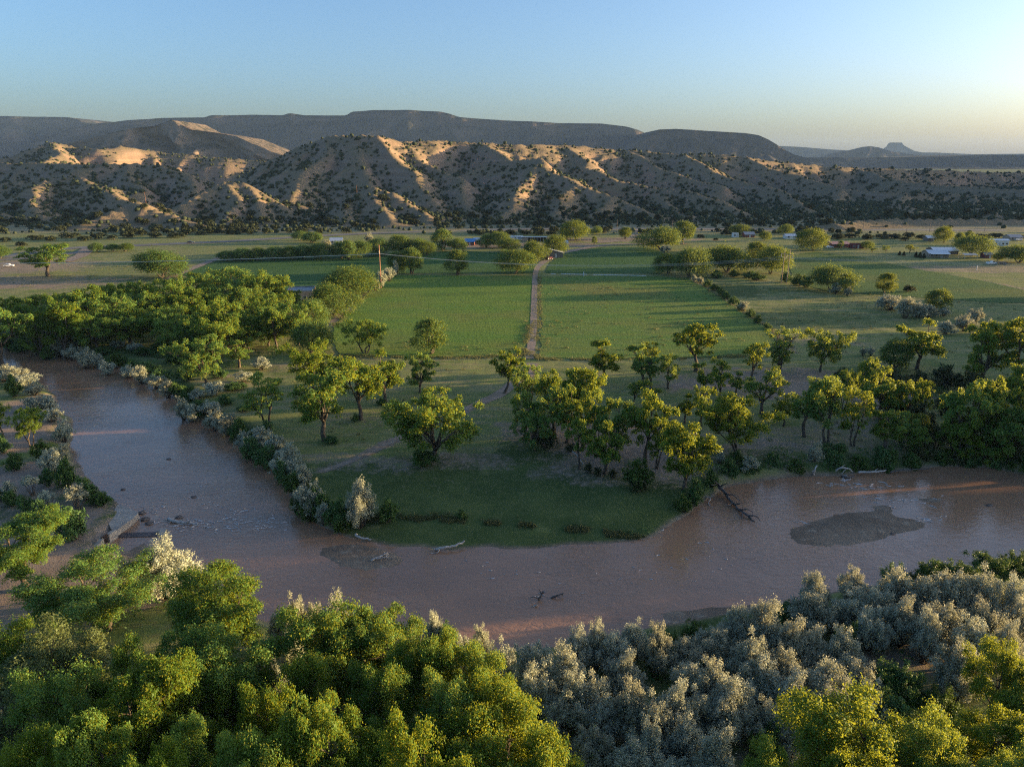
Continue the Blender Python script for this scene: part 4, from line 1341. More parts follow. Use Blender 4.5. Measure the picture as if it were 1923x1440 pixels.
row('silver', Sn, 'shrub', 'silver shrubs in the right pasture', '{o} silver shrub from the left in the right pasture', [
    (1646, 1702, 548, 582), (1676, 1724, 558, 598), (1704, 1740, 560, 596), (1722, 1762, 572, 596), (1755, 1794, 602, 628), (1790, 1832, 590, 622), (1812, 1848, 574, 604), (1840, 1880, 600, 626), (1760, 1784, 575, 594), (1556, 1582, 530, 552), (1582, 1600, 538, 556), (1612, 1628, 650, 668), (1626, 1644, 650, 668), (1384, 1406, 562, 584), (1298, 1310, 515, 530), (1306, 1322, 517, 532), (1236, 1262, 456, 478),
    (1512, 1544, 829, 872, 'silver shrub alone on the cut bank under the right lawn'), (1384, 1428, 856, 884, 'low silver shrub under the wide leaning cottonwood'), (1340, 1366, 848, 870, 'small silver shrub at the golden corner cottonwood')])
row('silver', Sn, 'shrub', 'silver shrubs at the foot of the wooden pole', '{o} silver shrub from the left at the foot of the wooden pole', [(694, 714, 517, 546), (704, 730, 508, 540), (720, 744, 497, 528), (736, 750, 488, 520)])
row('silver', Sn, 'shrub', 'pale shrubs in the windbreak', '{o} pale shrub from the left in front of the windbreak', [(586, 606, 466, 486), (604, 622, 448, 462), (684, 702, 436, 456), (514, 526, 466, 480), (592, 600, 464, 482)])

# green bushes
Bn = 'green_bush'
row('bush', Bn, 'bush', 'green bushes on the far bank', '{o} green bush from the left along the far bank below the grove', tops([
    (10, 632, 44, 2.4), (36, 636, 44, 2.4), (66, 640, 40, 2.2), (86, 652, 36, 2), (190, 652, 44, 2.2), (216, 664, 44, 2.2), (246, 676, 44, 2), (275, 680, 40, 2), (300, 692, 42, 2.2), (330, 716, 44, 2.4), (352, 728, 44, 2.6), (372, 752, 44, 2.4), (346, 690, 40, 3), (300, 640, 44, 3), (270, 650, 44, 2.6), (420, 742, 44, 2.2), (440, 716, 44, 2.2), (408, 690, 44, 3), (330, 660, 44, 3), (456, 760, 30, 1.6),
    (446, 790, 50, 2.6), (470, 822, 50, 2.6), (500, 838, 48, 2.4), (530, 868, 48, 2.6), (552, 886, 44, 2.6), (594, 912, 50, 3), (600, 930, 50, 2.6), (630, 935, 56, 3.4), (580, 938, 50, 2.2), (560, 926, 40, 2), (640, 962, 40, 1.8)], 2.4))
row('bush', Bn, 'bush', None, '{o} green bush from the left standing on the grassy point', [
    (706, 754, 938, 980), (856, 878, 957, 976), (762, 828, 844, 872), (604, 640, 818, 832), (706, 728, 746, 762), (484, 520, 790, 816), (658, 678, 776, 792)])
row('bush', Bn, 'bush', 'green bushes on the left bank', '{o} green bush from the left on the bare left bank', [
    (8, 52, 850, 882), (34, 84, 762, 838, None, 'cw'), (-14, 32, 748, 818, 'small gold lit tree at the left edge above bare soil', 'cw'), (10, 46, 706, 744), (-10, 24, 818, 850), (60, 104, 826, 862), (74, 110, 880, 912), (104, 150, 866, 916), (140, 186, 898, 938), (166, 214, 924, 948),
    (104, 178, 955, 1012, 'large round green hedge end beside the pale road'), (88, 130, 948, 992), (58, 100, 940, 978), (30, 70, 930, 962), (4, 42, 922, 950), (-20, 16, 916, 940)])
row('bush', Bn, 'bush', 'green bushes along the right cut bank', '{o} green bush from the left along the right cut bank', [
    (1280, 1326, 900, 950), (1318, 1350, 880, 918), (1262, 1300, 925, 968), (1345, 1392, 862, 902), (1380, 1430, 858, 896), (1424, 1470, 850, 888), (1466, 1516, 862, 892), (1536, 1590, 848, 888), (1580, 1640, 856, 886), (1630, 1684, 848, 888), (1640, 1690, 840, 882), (1686, 1730, 852, 884), (1740, 1790, 850, 878), (1790, 1840, 838, 882), (1836, 1890, 842, 884), (1880, 1950, 846, 890), (1540, 1600, 832, 850), (1634, 1676, 838, 856), (1366, 1400, 846, 868)])
row('darkbush', 'dark_bush', 'bush', 'dark bushes in the right hand thicket', '{o} dark bush from the left in the thicket on the right bank', [
    (1596, 1650, 694, 730), (1640, 1700, 690, 735), (1690, 1750, 690, 735), (1740, 1800, 684, 730), (1790, 1850, 690, 740), (1850, 1923, 700, 750), (1660, 1710, 740, 790), (1690, 1750, 755, 810), (1730, 1780, 790, 840), (1780, 1840, 800, 855), (1860, 1923, 800, 860), (1700, 1750, 820, 866), (1640, 1690, 720, 770), (1560, 1600, 690, 720), (1900, 1960, 740, 800), (1750, 1790, 730, 780), (1836, 1886, 744, 800), (1770, 1826, 846, 878), (1850, 1920, 840, 880)])
row('darkbush', 'dark_bush', 'bush', 'dark bushes beneath the central grove', '{o} dark bush from the left beneath the central grove', [(1096, 1114, 868, 888), (1112, 1132, 874, 894), (1142, 1160, 876, 898), (1000, 1050, 800, 840), (1176, 1216, 900, 922), (1060, 1080, 830, 848)])
row('bushfg', Bn, 'bush', 'green bushes between the near trees', '{o} green bush from the left between the near trees', tops([
    (1680, 1232, 100, 4.5), (1720, 1260, 90, 4), (1690, 1310, 120, 4.5), (1620, 1300, 90, 4), (1480, 1130, 60, 2.4), (1310, 1170, 60, 2), (1260, 1190, 60, 2.2), (1820, 1062, 80, 3), (1770, 1046, 90, 3.4), (1870, 1040, 100, 3.4), (1690, 1056, 60, 3), (1740, 1060, 60, 3), (1640, 1110, 70, 3.5), (1920, 1034, 80, 3.4), (1490, 1196, 60, 4), (840, 1172, 60, 3.4), (420, 1300, 90, 4), (510, 1300, 70, 5), (250, 1300, 80, 5), (1120, 1400, 90, 3.4), (1450, 1360, 80, 4), (1780, 1290, 80, 4), (100, 1120, 80, 3), (1600, 1160, 50, 4), (1060, 1240, 60, 4)], 4))
row('bush', Bn, 'bush', 'hedge bushes along the field ditch', '{o} hedge bush from the left along the ditch beside the mottled field', [(1318, 1340, 525, 538), (1330, 1352, 532, 546), (1342, 1366, 540, 556), (1352, 1374, 548, 562), (1366, 1388, 557, 572), (1380, 1402, 567, 582), (1398, 1420, 580, 595), (1412, 1434, 592, 607), (1430, 1452, 605, 619), (1330, 1360, 508, 522), (1364, 1392, 508, 520), (1390, 1424, 508, 522), (1400, 1440, 512, 526), (1480, 1520, 515, 536), (1500, 1530, 520, 540), (1460, 1490, 512, 530)])

# junipers: the largest three hundred are individuals, the rest one mass
rng = rs(99)
NC = 150000
_t = rng.uniform(-0.86, 1.0, NC)
_y = 505 * np.exp(rng.rand(NC) ** 0.85 * math.log(1700 / 505.0))
_x = _t * (_y * 0.86 + 60)
_dn = fbm(_x, _y, 90, 3, 401) * 0.7 + 0.3 * fbm(_x, _y, 28, 2, 403)
_hw = ldist(HWY, _x, _y)
prob = (0.40 + 0.60 * sstep(0.34, 0.60, _dn)) * (_hw > 11) * np.where((_y < 600) & (_x > 262), 0.05, 1.0) * np.where(_y < 575, 0.35, 1.0)
keep = rng.rand(NC) < prob * 0.72
_x, _y = _x[keep], _y[keep]
_hz = hill_z(_x, _y)
_gx = (hill_z(_x + 4.0, _y) - _hz) / 4.0
_gy = (hill_z(_x, _y + 4.0) - _hz) / 4.0
keep = rng.rand(len(_x)) < np.clip(1.15 - 1.15 * np.hypot(_gx, _gy) + 0.16 * (hill_z(_x + 11, _y) + hill_z(_x - 11, _y) - 2 * _hz), 0.14, 1)
_x, _y, _hz = _x[keep], _y[keep], _hz[keep]
# thin out: no two closer than 3.5 m
cell = {}
sel = []
for i in range(len(_x)):
    k = (int(_x[i] // 4.6), int(_y[i] // 4.6))
    if k in cell:
        continue
    cell[k] = 1
    sel.append(i)
sel = np.array(sel)[:30000]
_x, _y, _hz = _x[sel], _y[sel], _hz[sel]
gz0 = np.where(_y < 1500, ground_z(_x, _y), 0)
_z = np.maximum(_hz, gz0)
_sz = np.clip(np.exp(rng.normal(size=len(_x)) * 0.34) * 0.95, 0.42, 1.8) * np.where(_y > 1100, 1.15, 1.0)
big = np.argsort(-(_sz / _y) * (np.abs(_x / _y) < 0.72))
IND = big[:300]
REST = big[300:]
DIRS = ('left hand hills', 'hills left of centre', 'big central hill', 'lit central spur', 'hills right of centre', 'right hand slopes')
for i in IND:
    px = 961.5 + F * _x[i] / depth((_x[i], _y[i], _z[i]))
    k = int(np.clip(px // 321, 0, 5))
    lv = 'roadside foot' if _z[i] < 4 else ('lower slope' if _z[i] < 18 else 'upper slope')
    place('juniper', (_x[i], _y[i], _z[i] - 0.1), 3.0 * _sz[i], 4.2 * _sz[i], 'juniper_shrub', 'dark round juniper on the %s of the %s' % (lv, DIRS[k]), 'juniper', 'junipers on the %s of the %s' % (lv, DIRS[k]))
# mass of the others
ico = bmesh.new()
bmesh.ops.create_icosphere(ico, subdivisions=1, radius=1.0)
iv = np.array([v.co[:] for v in ico.verts])
jf = np.array([[v.index for v in f.verts] for f in ico.faces])
ico.free()
nj = len(REST)
jit = 1 + 0.55 * (rng.rand(nj, len(iv)) - .5)
s_ = (_sz[REST] * 1.75)[:, None, None]
V = iv[None] * jit[:, :, None] * s_ * np.array((1, 1, 0.78))
V = V + np.stack([_x[REST], _y[REST], _z[REST] + 0.8 * _sz[REST]], -1)[:, None, :]
Fj = (jf[None] + (np.arange(nj) * len(iv))[:, None, None]).reshape(-1, 3)
tint = np.repeat(rng.rand(nj), len(jf)) * .7 + rng.rand(nj * len(jf)) * .3
jm = mesh_np('junipers', V.reshape(-1, 3), Fj, M['leaf_juniper'], False, {'tint': ('FACE', 'FLOAT', tint)})
tag(obj('junipers', jm), 'countless small dark junipers scattered over the hills', 'juniper', None, 'stuff')

# roadside scrub between the farmland and the highway
row('juniper', 'roadside_shrub', 'shrub', 'dark shrubs lining the highway', '{o} dark shrub from the left lining the highway', [
    (x - w / 2, x + w / 2, y - h, y) for x, y, w, h in ((8, 454, 26, 10), (40, 462, 22, 9), (66, 450, 30, 11), (96, 452, 24, 10), (130, 446, 34, 12), (160, 452, 26, 11), (188, 448, 30, 14), (214, 450, 22, 11), (240, 446, 32, 13), (268, 442, 24, 12), (292, 446, 26, 11), (330, 446, 30, 12), (352, 440, 28, 13), (382, 441, 22, 10),
                                                        (408, 438, 24, 11), (432, 440, 22, 12), (460, 437, 26, 10), (900, 440, 26, 9), (930, 442, 22, 9), (958, 441, 26, 10), (985, 440, 24, 9), (1012, 441, 26, 10), (1036, 441, 20, 9), (1208, 438, 20, 8))])
row('juniper', 'roadside_shrub', 'shrub', 'dark scrub near the right hand houses', '{o} dark shrub from the left near the right hand houses', [
    (x - w / 2, x + w / 2, y - h, y) for x, y, w, h in ((1316, 447, 14, 9), (1345, 452, 12, 6), (1500, 446, 20, 9), (1546, 447, 26, 8), (1572, 449, 28, 11), (1600, 447, 24, 10), (1628, 450, 26, 12), (1655, 448, 24, 9), (1682, 448, 26, 11), (1706, 447, 22, 12), (1732, 449, 24, 10), (1840, 447, 30, 10), (1870, 446, 28, 9), (1700, 452, 18, 8), (1910, 448, 24, 9), (1745, 482, 14, 5), (1660, 446, 30, 8))])

# low continuous cover -----------------------------------------------------------
def clump_mass(name, label, cat, polys, dens, rmin, rmax, hfac, nl, size, mat, seed, keep=None):
    rng = rs(seed)
    Cs, Rs = [], []
    for poly in polys:
        P = np.array(poly)
        lo, hi = P.min(0), P.max(0)
        n = int((hi[0] - lo[0]) * (hi[1] - lo[1]) * dens)
        x = rng.uniform(lo[0], hi[0], n)
        y = rng.uniform(lo[1], hi[1], n)
        ok = (sdist(poly, x, y) < 0) & (sdist(RPTS, x, y) > 0.6)
        x, y = x[ok], y[ok]
        ok = fbm(x, y, 7, 3, seed) > (keep or 0.42)
        x, y = x[ok], y[ok]
        z = ground_z(x, y)
        r = rng.uniform(rmin, rmax, len(x))
        Cs.append(np.stack([x, y, z + r * hfac * 0.6], -1))
        Rs.append(np.stack([r, r, r * hfac], -1))
    C = np.concatenate(Cs)
    R_ = np.concatenate(Rs)
    me = leaves_mesh(name, C, R_, min(int(len(C) * nl), 160000), size, M[mat], rng)
    return tag(obj(name, me), label, cat, None, 'stuff')


clump_mass('undergrowth', 'dark low undergrowth beneath the groves and along the banks', 'undergrowth', [
    PX((1560, 700), (1923, 690), (2050, 760), (2050, 880), (1780, 872), (1690, 868), (1640, 800), (1600, 740)),
    PX((0, 590), (300, 560), (560, 580), (560, 650), (440, 700), (330, 700), (180, 650), (0, 640)),
    PX((500, 1180), (900, 1240), (1200, 1210), (1923, 1100), (2100, 1100), (2300, 1600), (-400, 1600), (-300, 1200), (0, 1180), (300, 1130)),
    PX((1290, 930), (1330, 880), (1480, 850), (1780, 850), (1960, 860), (1960, 884), (1770, 872), (1500, 890), (1370, 905)),
], 0.16, 0.7, 1.6, 0.75, 42, 0.16, 'leaf_bush', 501, 0.45)
clump_mass('bank_brush', 'mixed low brush fringing the river banks', 'brush', [
    PX((0, 640), (150, 655), (240, 680), (320, 720), (360, 770), (440, 800), (500, 840), (560, 900), (600, 960), (640, 990), (590, 984), (545, 918), (480, 852), (400, 797), (330, 746), (230, 691), (0, 656)),
    PX((1150, 985), (1245, 985), (1300, 940), (1330, 925), (1290, 968), (1247, 1004), (1150, 1018)),
    PX((100, 860), (150, 865), (210, 930), (210, 948), (180, 940)),
], 1.3, 0.3, 0.8, 0.9, 26, 0.11, 'leaf_bush', 511, 0.36)

clump_mass('field_weeds', 'pale weedy clumps scattered through the hay fields', 'weeds', [FIELD_DEF[3][1], PX((640, 668), (990, 668), (992, 640), (900, 650), (760, 640), (650, 650))], 0.085, 0.25, 0.75, 0.38, 16, 0.13, 'grass_blade', 521, 0.50)
clump_mass('pasture_tussocks', 'coarse grass tussocks across the rough pasture', 'grass', [PX((1310, 530), (1480, 520), (1600, 550), (1923, 575), (2100, 640), (1900, 660), (1660, 680), (1500, 650), (1440, 610)), PX((120, 500), (350, 500), (330, 520), (300, 535), (0, 545), (0, 520)),
    PX((560, 690), (900, 680), (1000, 690), (900, 760), (720, 830), (560, 860), (470, 790)), PX((1330, 690), (1600, 690), (1640, 840), (1500, 850), (1340, 840)), PX((0, 860), (120, 900), (160, 980), (60, 1000), (0, 990))], 0.07, 0.2, 0.6, 0.4, 15, 0.12, 'grass_blade', 523, 0.47)

# grass tufts: bank edges, the step in the meadow, the sides of the track
def tufts(name, label, lines, n, spread, hgt, seed, mat='grass_blade'):
    rng = rs(seed)
    P = []
    for ln in lines:
        L = smooth_line([np.array((*p, 0)) for p in PX(*ln)], 8)
        L = np.array(L)
        k = rng.randint(0, len(L) - 1, n)
        f = rng.rand(n)[:, None]
        q = L[k] * (1 - f) + L[k + 1] * f
        q[:, :2] += rng.normal(size=(n, 2)) * spread
        P.append(q)
    P = np.concatenate(P)
    ok = sdist(RPTS, P[:, 0], P[:, 1]) > 0.35
    P = P[ok & (fbm(P[:, 0], P[:, 1], 3.0, 2, seed) > 0.40)]
    P[:, 2] = ground_z(P[:, 0], P[:, 1])
    nb = 7
    m = len(P)
    base = np.repeat(P, nb, 0) + np.concatenate([rng.normal(size=(m * nb, 2)) * 0.14, np.full((m * nb, 1), -0.03)], 1)
    h = hgt * rng.uniform(0.5, 1.3, m * nb)[:, None]
    tip = base + np.concatenate([rng.normal(size=(m * nb, 2)) * 0.3 * h, h], 1)
    a = rng.rand(m * nb) * 6.283
    w = np.stack([np.cos(a), np.sin(a), a * 0], -1) * 0.05
    V = np.stack([base - w, base + w, tip], 1).reshape(-1, 3)
    me = mesh_np(name, V, np.arange(len(V)).reshape(-1, 3), M[mat], False, {'tint': ('FACE', 'FLOAT', rng.rand(m * nb))})
    return tag(obj(name, me), label, 'grass', None, 'stuff')


tufts('bank_grass', 'rough grass along the river edge of the point', [((600, 985), (660, 1002), (820, 1024), (950, 1023), (1100, 1015), (1200, 1007), (1245, 996)), ((690, 966), (800, 966), (950, 974), (1100, 984), (1240, 998)), ((640, 1000), (820, 1027), (950, 1026), (1100, 1018), (1245, 998))], 2600, 0.35, 0.42, 601)
tufts('track_weeds', 'yellow weeds along both sides of the dirt track', [((1012, 520), (1012, 560), (1012, 600), (1008, 650), (1006, 674)), ((996, 600), (992, 640), (986, 668)), ((640, 668), (800, 672), (980, 668)), ((1016, 674), (1200, 676), (1400, 668)), ((1300, 524), (1380, 575), (1440, 615), (1490, 660)), ((722, 517), (680, 560), (628, 612))], 1300, 0.9, 0.42, 603)

# ------------------------------------------------------------------ buildings
M['adobe'] = simple('adobe_plaster', (0.34, 0.25, 0.18), (0.42, 0.32, 0.24), 0.6, 0.95, 0.02)
M['white_wall'] = simple('white_siding', (0.62, 0.60, 0.56), (0.72, 0.70, 0.66), 0.8, 0.85, 0.01)
M['red_wall'] = simple('red_boards', (0.22, 0.07, 0.05), (0.28, 0.10, 0.07), 1.2, 0.9, 0.02)
M['maroon'] = simple('maroon_siding', (0.16, 0.04, 0.05), (0.20, 0.06, 0.06), 1.2, 0.8, 0.02)
M['grey_wall'] = simple('weathered_boards', (0.17, 0.14, 0.12), (0.24, 0.20, 0.17), 1.5, 0.95, 0.03)
M['roof_metal'] = simple('pale_metal_roof', (0.48, 0.50, 0.52), (0.60, 0.61, 0.62), 0.7, 0.35, 0.01, 0.5, None, 0.4)
M['roof_blue'] = simple('blue_metal_roof', (0.02, 0.16, 0.42), (0.03, 0.20, 0.50), 0.7, 0.4, 0.01, 0.5, None, 0.2)
M['roof_pink'] = simple('pink_roof', (0.36, 0.20, 0.18), (0.44, 0.27, 0.24), 0.7, 0.8, 0.01)
M['roof_grey'] = simple('grey_roof', (0.24, 0.24, 0.26), (0.32, 0.32, 0.33), 0.7, 0.6, 0.01)
M['glass'] = simple('window_glass', (0.03, 0.035, 0.04), (0.05, 0.055, 0.06), 0.5, 0.12, 0.0, 0.6)
M['trim'] = simple('painted_trim', (0.45, 0.42, 0.38), (0.55, 0.52, 0.48), 1.0, 0.8, 0.0)
M['tyre'] = simple('tyre_rubber', (0.02, 0.02, 0.02), (0.03, 0.03, 0.03), 4, 0.9, 0.0)
M['pole'] = simple('wooden_pole', (0.22, 0.12, 0.08), (0.32, 0.18, 0.12), 2.0, 0.9, 0.03, 0.1, (1, 1, 0.1))
M['pole_pale'] = simple('weathered_pole', (0.36, 0.25, 0.15), (0.46, 0.34, 0.22), 2.0, 0.9, 0.03, 0.1, (1, 1, 0.1))
M['wire'] = simple('aluminium_wire', (0.42, 0.42, 0.40), (0.50, 0.50, 0.48), 1.0, 0.5, 0.0)
M['concrete'] = simple('old_concrete', (0.30, 0.26, 0.22), (0.42, 0.37, 0.31), 1.1, 0.92, 0.06)
M['darkconc'] = simple('wet_concrete', (0.075, 0.058, 0.055), (0.11, 0.085, 0.078), 1.1, 0.5, 0.06)
M['iron'] = simple('rusty_iron', (0.05, 0.035, 0.03), (0.08, 0.05, 0.04), 3, 0.8, 0.01)
M['car_white'] = simple('white_paint', (0.70, 0.70, 0.70), (0.76, 0.76, 0.76), 1, 0.3, 0.0, 0.5)
M['car_dark'] = simple('dark_paint', (0.03, 0.035, 0.05), (0.04, 0.045, 0.06), 1, 0.3, 0.0, 0.5)
M['rock'] = simple('river_rock', (0.10, 0.08, 0.07), (0.17, 0.14, 0.12), 2.0, 0.8, 0.06)


def house(name, label, box, d=8.0, roof='gable', wall='adobe', rmat='roof_metal', rz=0.0, wins=3, doors=1, hr=1.4, porch=False, cat='house', z=0.0):
    x0, x1, yt, yb = box
    b = G((x0 + x1) / 2, yb, z)
    pm = F / depth((b[0], b[1], 2))
    w = (x1 - x0) / pm
    tot = max((yb - yt) / pm - 0.10 * d, 2.4)
    hr = min(hr, tot * 0.42)
    hw = tot - hr if roof != 'flat' else tot
    hw = max(hw, 2.1)
    r = empty(name, (b[0], b[1] + d / 2, z), rz)
    W, D = w / 2, d / 2
    wm = MB()
    if roof == 'gable':
        wm.prism([(-D, -0.3), (D, -0.3), (D, hw), (0, hw + hr * 0.93), (-D, hw)], -W, W, 0)
        ov, th = 0.45, 0.14
        rm = MB()
        for s in (-1, 1):
            e = np.array((0, s * (D + ov), hw - ov * hr / D))
            rm.add([(-W - ov, 0, hw + hr), (W + ov, 0, hw + hr), (W + ov, e[1], e[2]), (-W - ov, e[1], e[2]),
                    (-W - ov, 0, hw + hr - th), (W + ov, 0, hw + hr - th), (W + ov, e[1], e[2] - th), (-W - ov, e[1], e[2] - th)],
                   [(0, 1, 2, 3), (7, 6, 5, 4), (3, 2, 6, 7), (0, 3, 7, 4), (1, 5, 6, 2)])
    elif roof == 'shed':
        wm.prism([(-W, -0.3), (W, -0.3), (W, hw), (-W, hw + hr)], -D, D, 1)
        ov, th = 0.5, 0.15
        k = hr / (2 * W)
        rm = MB().prism([(-W - ov, hw + hr + 0.03 + ov * k), (W + ov, hw + 0.03 - ov * k), (W + ov, hw + 0.03 + th - ov * k), (-W - ov, hw + hr + 0.03 + th + ov * k)], -D - ov, D + ov, 1)
    else:
        wm.box(-W, W, -D, D, -0.3, hw)
        rm = MB().box(-W + 0.3, W - 0.3, -D + 0.3, D - 0.3, hw + 0.003, hw + 0.06)
        for a in ((-W, W, -D, -D + 0.28), (-W, W, D - 0.28, D), (-W, -W + 0.28, -D + 0.28, D - 0.28), (W - 0.28, W, -D + 0.28, D - 0.28)):
            rm.box(*a, hw + 0.002, hw + 0.45)
    wm.build('wall', M[wall], r)
    rm.build('roof', M[rmat], r)
    n = wins + doors
    for i in range(n):
        cx = -W + 2 * W * (i + 0.5) / n
        if doors and i == n // 2:
            dm = MB().box(cx - 0.5, cx + 0.5, -D - 0.06, -D + 0.05, -0.02, 2.05).build('door', M['trim'], r)
            MB().box(cx + 0.32, cx + 0.42, -D - 0.11, -D - 0.061, 0.95, 1.05).build('handle', M['iron'], dm)
        else:
            f = MB().box(cx - 0.62, cx + 0.62, -D - 0.07, -D + 0.05, 0.85, 1.95).build('window', M['trim'], r)
            for s in (-1, 1):
                MB().box(cx + (s - 1) * 0.26, cx + (s + 1) * 0.26 - 0.03 * s, -D - 0.10, -D - 0.071, 0.95, 1.85).build('pane', M['glass'], f)
    if porch:
        for i in range(4):
            cx = -W + 2 * W * (i + 0.5) / 4
            MB().box(cx - 0.09, cx + 0.09, -D - 1.9, -D - 1.72, -0.2, hw - 0.2).build('post', M['grey_wall'], r)
        MB().prism([(-D - 2.1, hw - 0.22), (-D - 0.02, hw + 0.05), (-D - 0.02, hw + 0.17), (-D - 2.1, hw - 0.10)], -W, W, 0).build('porch_roof', M[rmat], r)
    return tag(r, label, cat)


house('adobe_house', 'flat roofed adobe house half hidden beside the river grove', (536, 584, 543, 566), 10, 'flat', 'adobe', 'roof_grey', 0.15, 4, 1)
bn = house('barn', 'dark barn with a steep one-sided metal roof where the track ends', (1031, 1057, 466, 484), 7, 'shed', 'grey_wall', 'roof_metal', 0.0, 0, 1, 2.3, cat='barn')
for s in (-1, 1):
    MB().box(-6.6 + (s + 1) * 0.9, -6.45 + (s + 1) * 0.9, -3.2, -3.05, -0.3, 2.5).build('post', M['grey_wall'], bn)
MB().box(-6.9, -4.4, -3.6, 0.5, 2.5, 2.64).build('lean_to_roof', M['roof_metal'], bn)


def open_shed(label, box, d=7.0):
    x0, x1, yt, yb = box
    b = G((x0 + x1) / 2, yb)
    pm = F / depth((b[0], b[1], 2))
    W = (x1 - x0) / pm / 2
    r = empty('open_shed', (b[0], b[1] + d / 2, 0))
    MB().box(-W, W, d / 2 - 0.2, d / 2, -0.3, 2.3).build('wall', M['grey_wall'], r)
    MB().box(-W, -W + 3.6, -d / 2 + 0.1, d / 2 - 0.2, -0.3, 2.3).build('side_room', M['adobe'], r)
    MB().box(W - 0.2, W, -d / 2 + 0.1, d / 2 - 0.2, -0.3, 2.3).build('wall', M['grey_wall'], r)
    MB().prism([(-d / 2 - 0.4, 2.75), (d / 2 + 0.3, 2.33), (d / 2 + 0.3, 2.48), (-d / 2 - 0.4, 2.9)], -W - 0.4, W + 0.4, 0).build('roof', M['roof_metal'], r)
    for i in range(7):
        x = -W + 3.8 + (2 * W - 4.1) * i / 6
        MB().box(x - 0.1, x + 0.1, -d / 2, -d / 2 + 0.2, -0.3, 2.72).build('post', M['trim'], r)
    return tag(r, label, 'shed')


open_shed('long open fronted shed with pale posts behind the barn', (980, 1027, 444, 454))
house('farmhouse', 'small red house with a bright blue metal roof among trees', (873, 891, 447, 461), 8, 'gable', 'red_wall', 'roof_blue', 0.0, 2, 1)
house('farmhouse', 'red outbuilding with a pale roof beside the blue roofed house', (890, 902, 446, 458), 7, 'gable', 'red_wall', 'roof_metal', 0.0, 1, 1)
house('farmhouse', 'white roofed house behind the windbreak trees', (618, 640, 445, 459), 9, 'gable', 'white_wall', 'roof_metal', 0.2, 2, 1)
house('shed', 'tiny blue roofed shed left of the white caravan', (952, 963, 443, 452), 5, 'gable', 'white_wall', 'roof_metal', 0.0, 0, 1, cat='shed')
house('shed', 'small white shed behind the barn on the right', (1057, 1066, 455, 462), 4, 'gable', 'white_wall', 'roof_metal', 0.0, 0, 1, cat='shed')
house('shed', 'white box shed beside the highway, left of the red house', (1377, 1387, 438, 446), 4, 'flat', 'white_wall', 'roof_metal', 0.0, 1, 1, cat='shed')
house('farmhouse', 'red house with a blue grey roof close to the highway', (1399, 1417, 435, 446), 7, 'gable', 'red_wall', 'roof_grey', 0.0, 2, 1)
house('shed', 'long low shed with a blue grey roof below the highway', (1476, 1495, 441, 449), 6, 'gable', 'white_wall', 'roof_metal', 0.0, 1, 1, cat='shed')
house('farmhouse', 'long red building with a pink roof behind the far pasture', (1561, 1595, 454, 465), 9, 'gable', 'red_wall', 'roof_pink', 0.1, 3, 1)
house('mobile_home', 'maroon box trailer home right of the pink roofed building', (1600, 1623, 459, 467), 4, 'flat', 'maroon', 'maroon', 0.0, 2, 1)
house('farmhouse', 'pale adobe house with a metal roof by the conical evergreens', (1747, 1782, 468, 484), 9, 'gable', 'adobe', 'roof_metal', -0.1, 3, 1, porch=True)
house('farmhouse', 'brown house with a wide metal roof behind the pale adobe house', (1758, 1800, 464, 478), 11, 'gable', 'grey_wall', 'roof_metal', -0.1, 3, 1)
house('shed', 'small pale roofed shed in front of the tall dark tree', (1742, 1757, 443, 453), 6, 'gable', 'grey_wall', 'roof_metal', 0.0, 1, 1, cat='shed')
house('mobile_home', 'long white mobile home with a shiny roof at the right', (1855, 1893, 448, 462), 5, 'gable', 'white_wall', 'roof_metal', -0.12, 5, 1, 0.6)
house('farmhouse', 'house with a grey roof at the far right under the highway', (1897, 1920, 439, 452), 8, 'gable', 'adobe', 'roof_grey', 0.0, 2, 1)
house('shed', 'small maroon shed between the carport and the big tree', (1849, 1862, 475, 485), 4, 'gable', 'maroon', 'roof_grey', 0.0, 1, 1, cat='shed')


def carport(label, box):
    x0, x1, yt, yb = box
    b = G((x0 + x1) / 2, yb)
    pm = F / depth((b[0], b[1], 2))
    W = (x1 - x0) / pm / 2
    r = empty('carport', (b[0], b[1] + 2.5, 0))
    MB().prism([(-2.8, 2.2), (0, 2.7), (2.8, 2.2), (2.8, 2.3), (0, 2.85), (-2.8, 2.3)], -W, W, 0).build('roof', M['roof_metal'], r)
    for sx in (-1, 1):
        for sy in (-1, 1):
            MB().box(sx * (W - 0.2) - .07, sx * (W - 0.2) + .07, sy * 2.6 - .07, sy * 2.6 + .07, -0.2, 2.22).build('post', M['trim'], r)
    return tag(r, label, 'carport')


carport('white roofed open carport in the yard on the right', (1810, 1835, 477, 487))


def wheel(r, x, y, rad=0.36, w=0.24):
    V = MB()
    V.tube([(x, y - w / 2, rad), (x, y + w / 2, rad)], rad, 12)
    t_ = V.build('wheel', M['tyre'], r)
    MB().tube([(x, y - w / 2 - .02, rad), (x, y + w / 2 + .02, rad)], rad * 0.55, 8).build('rim', M['trim'], t_)


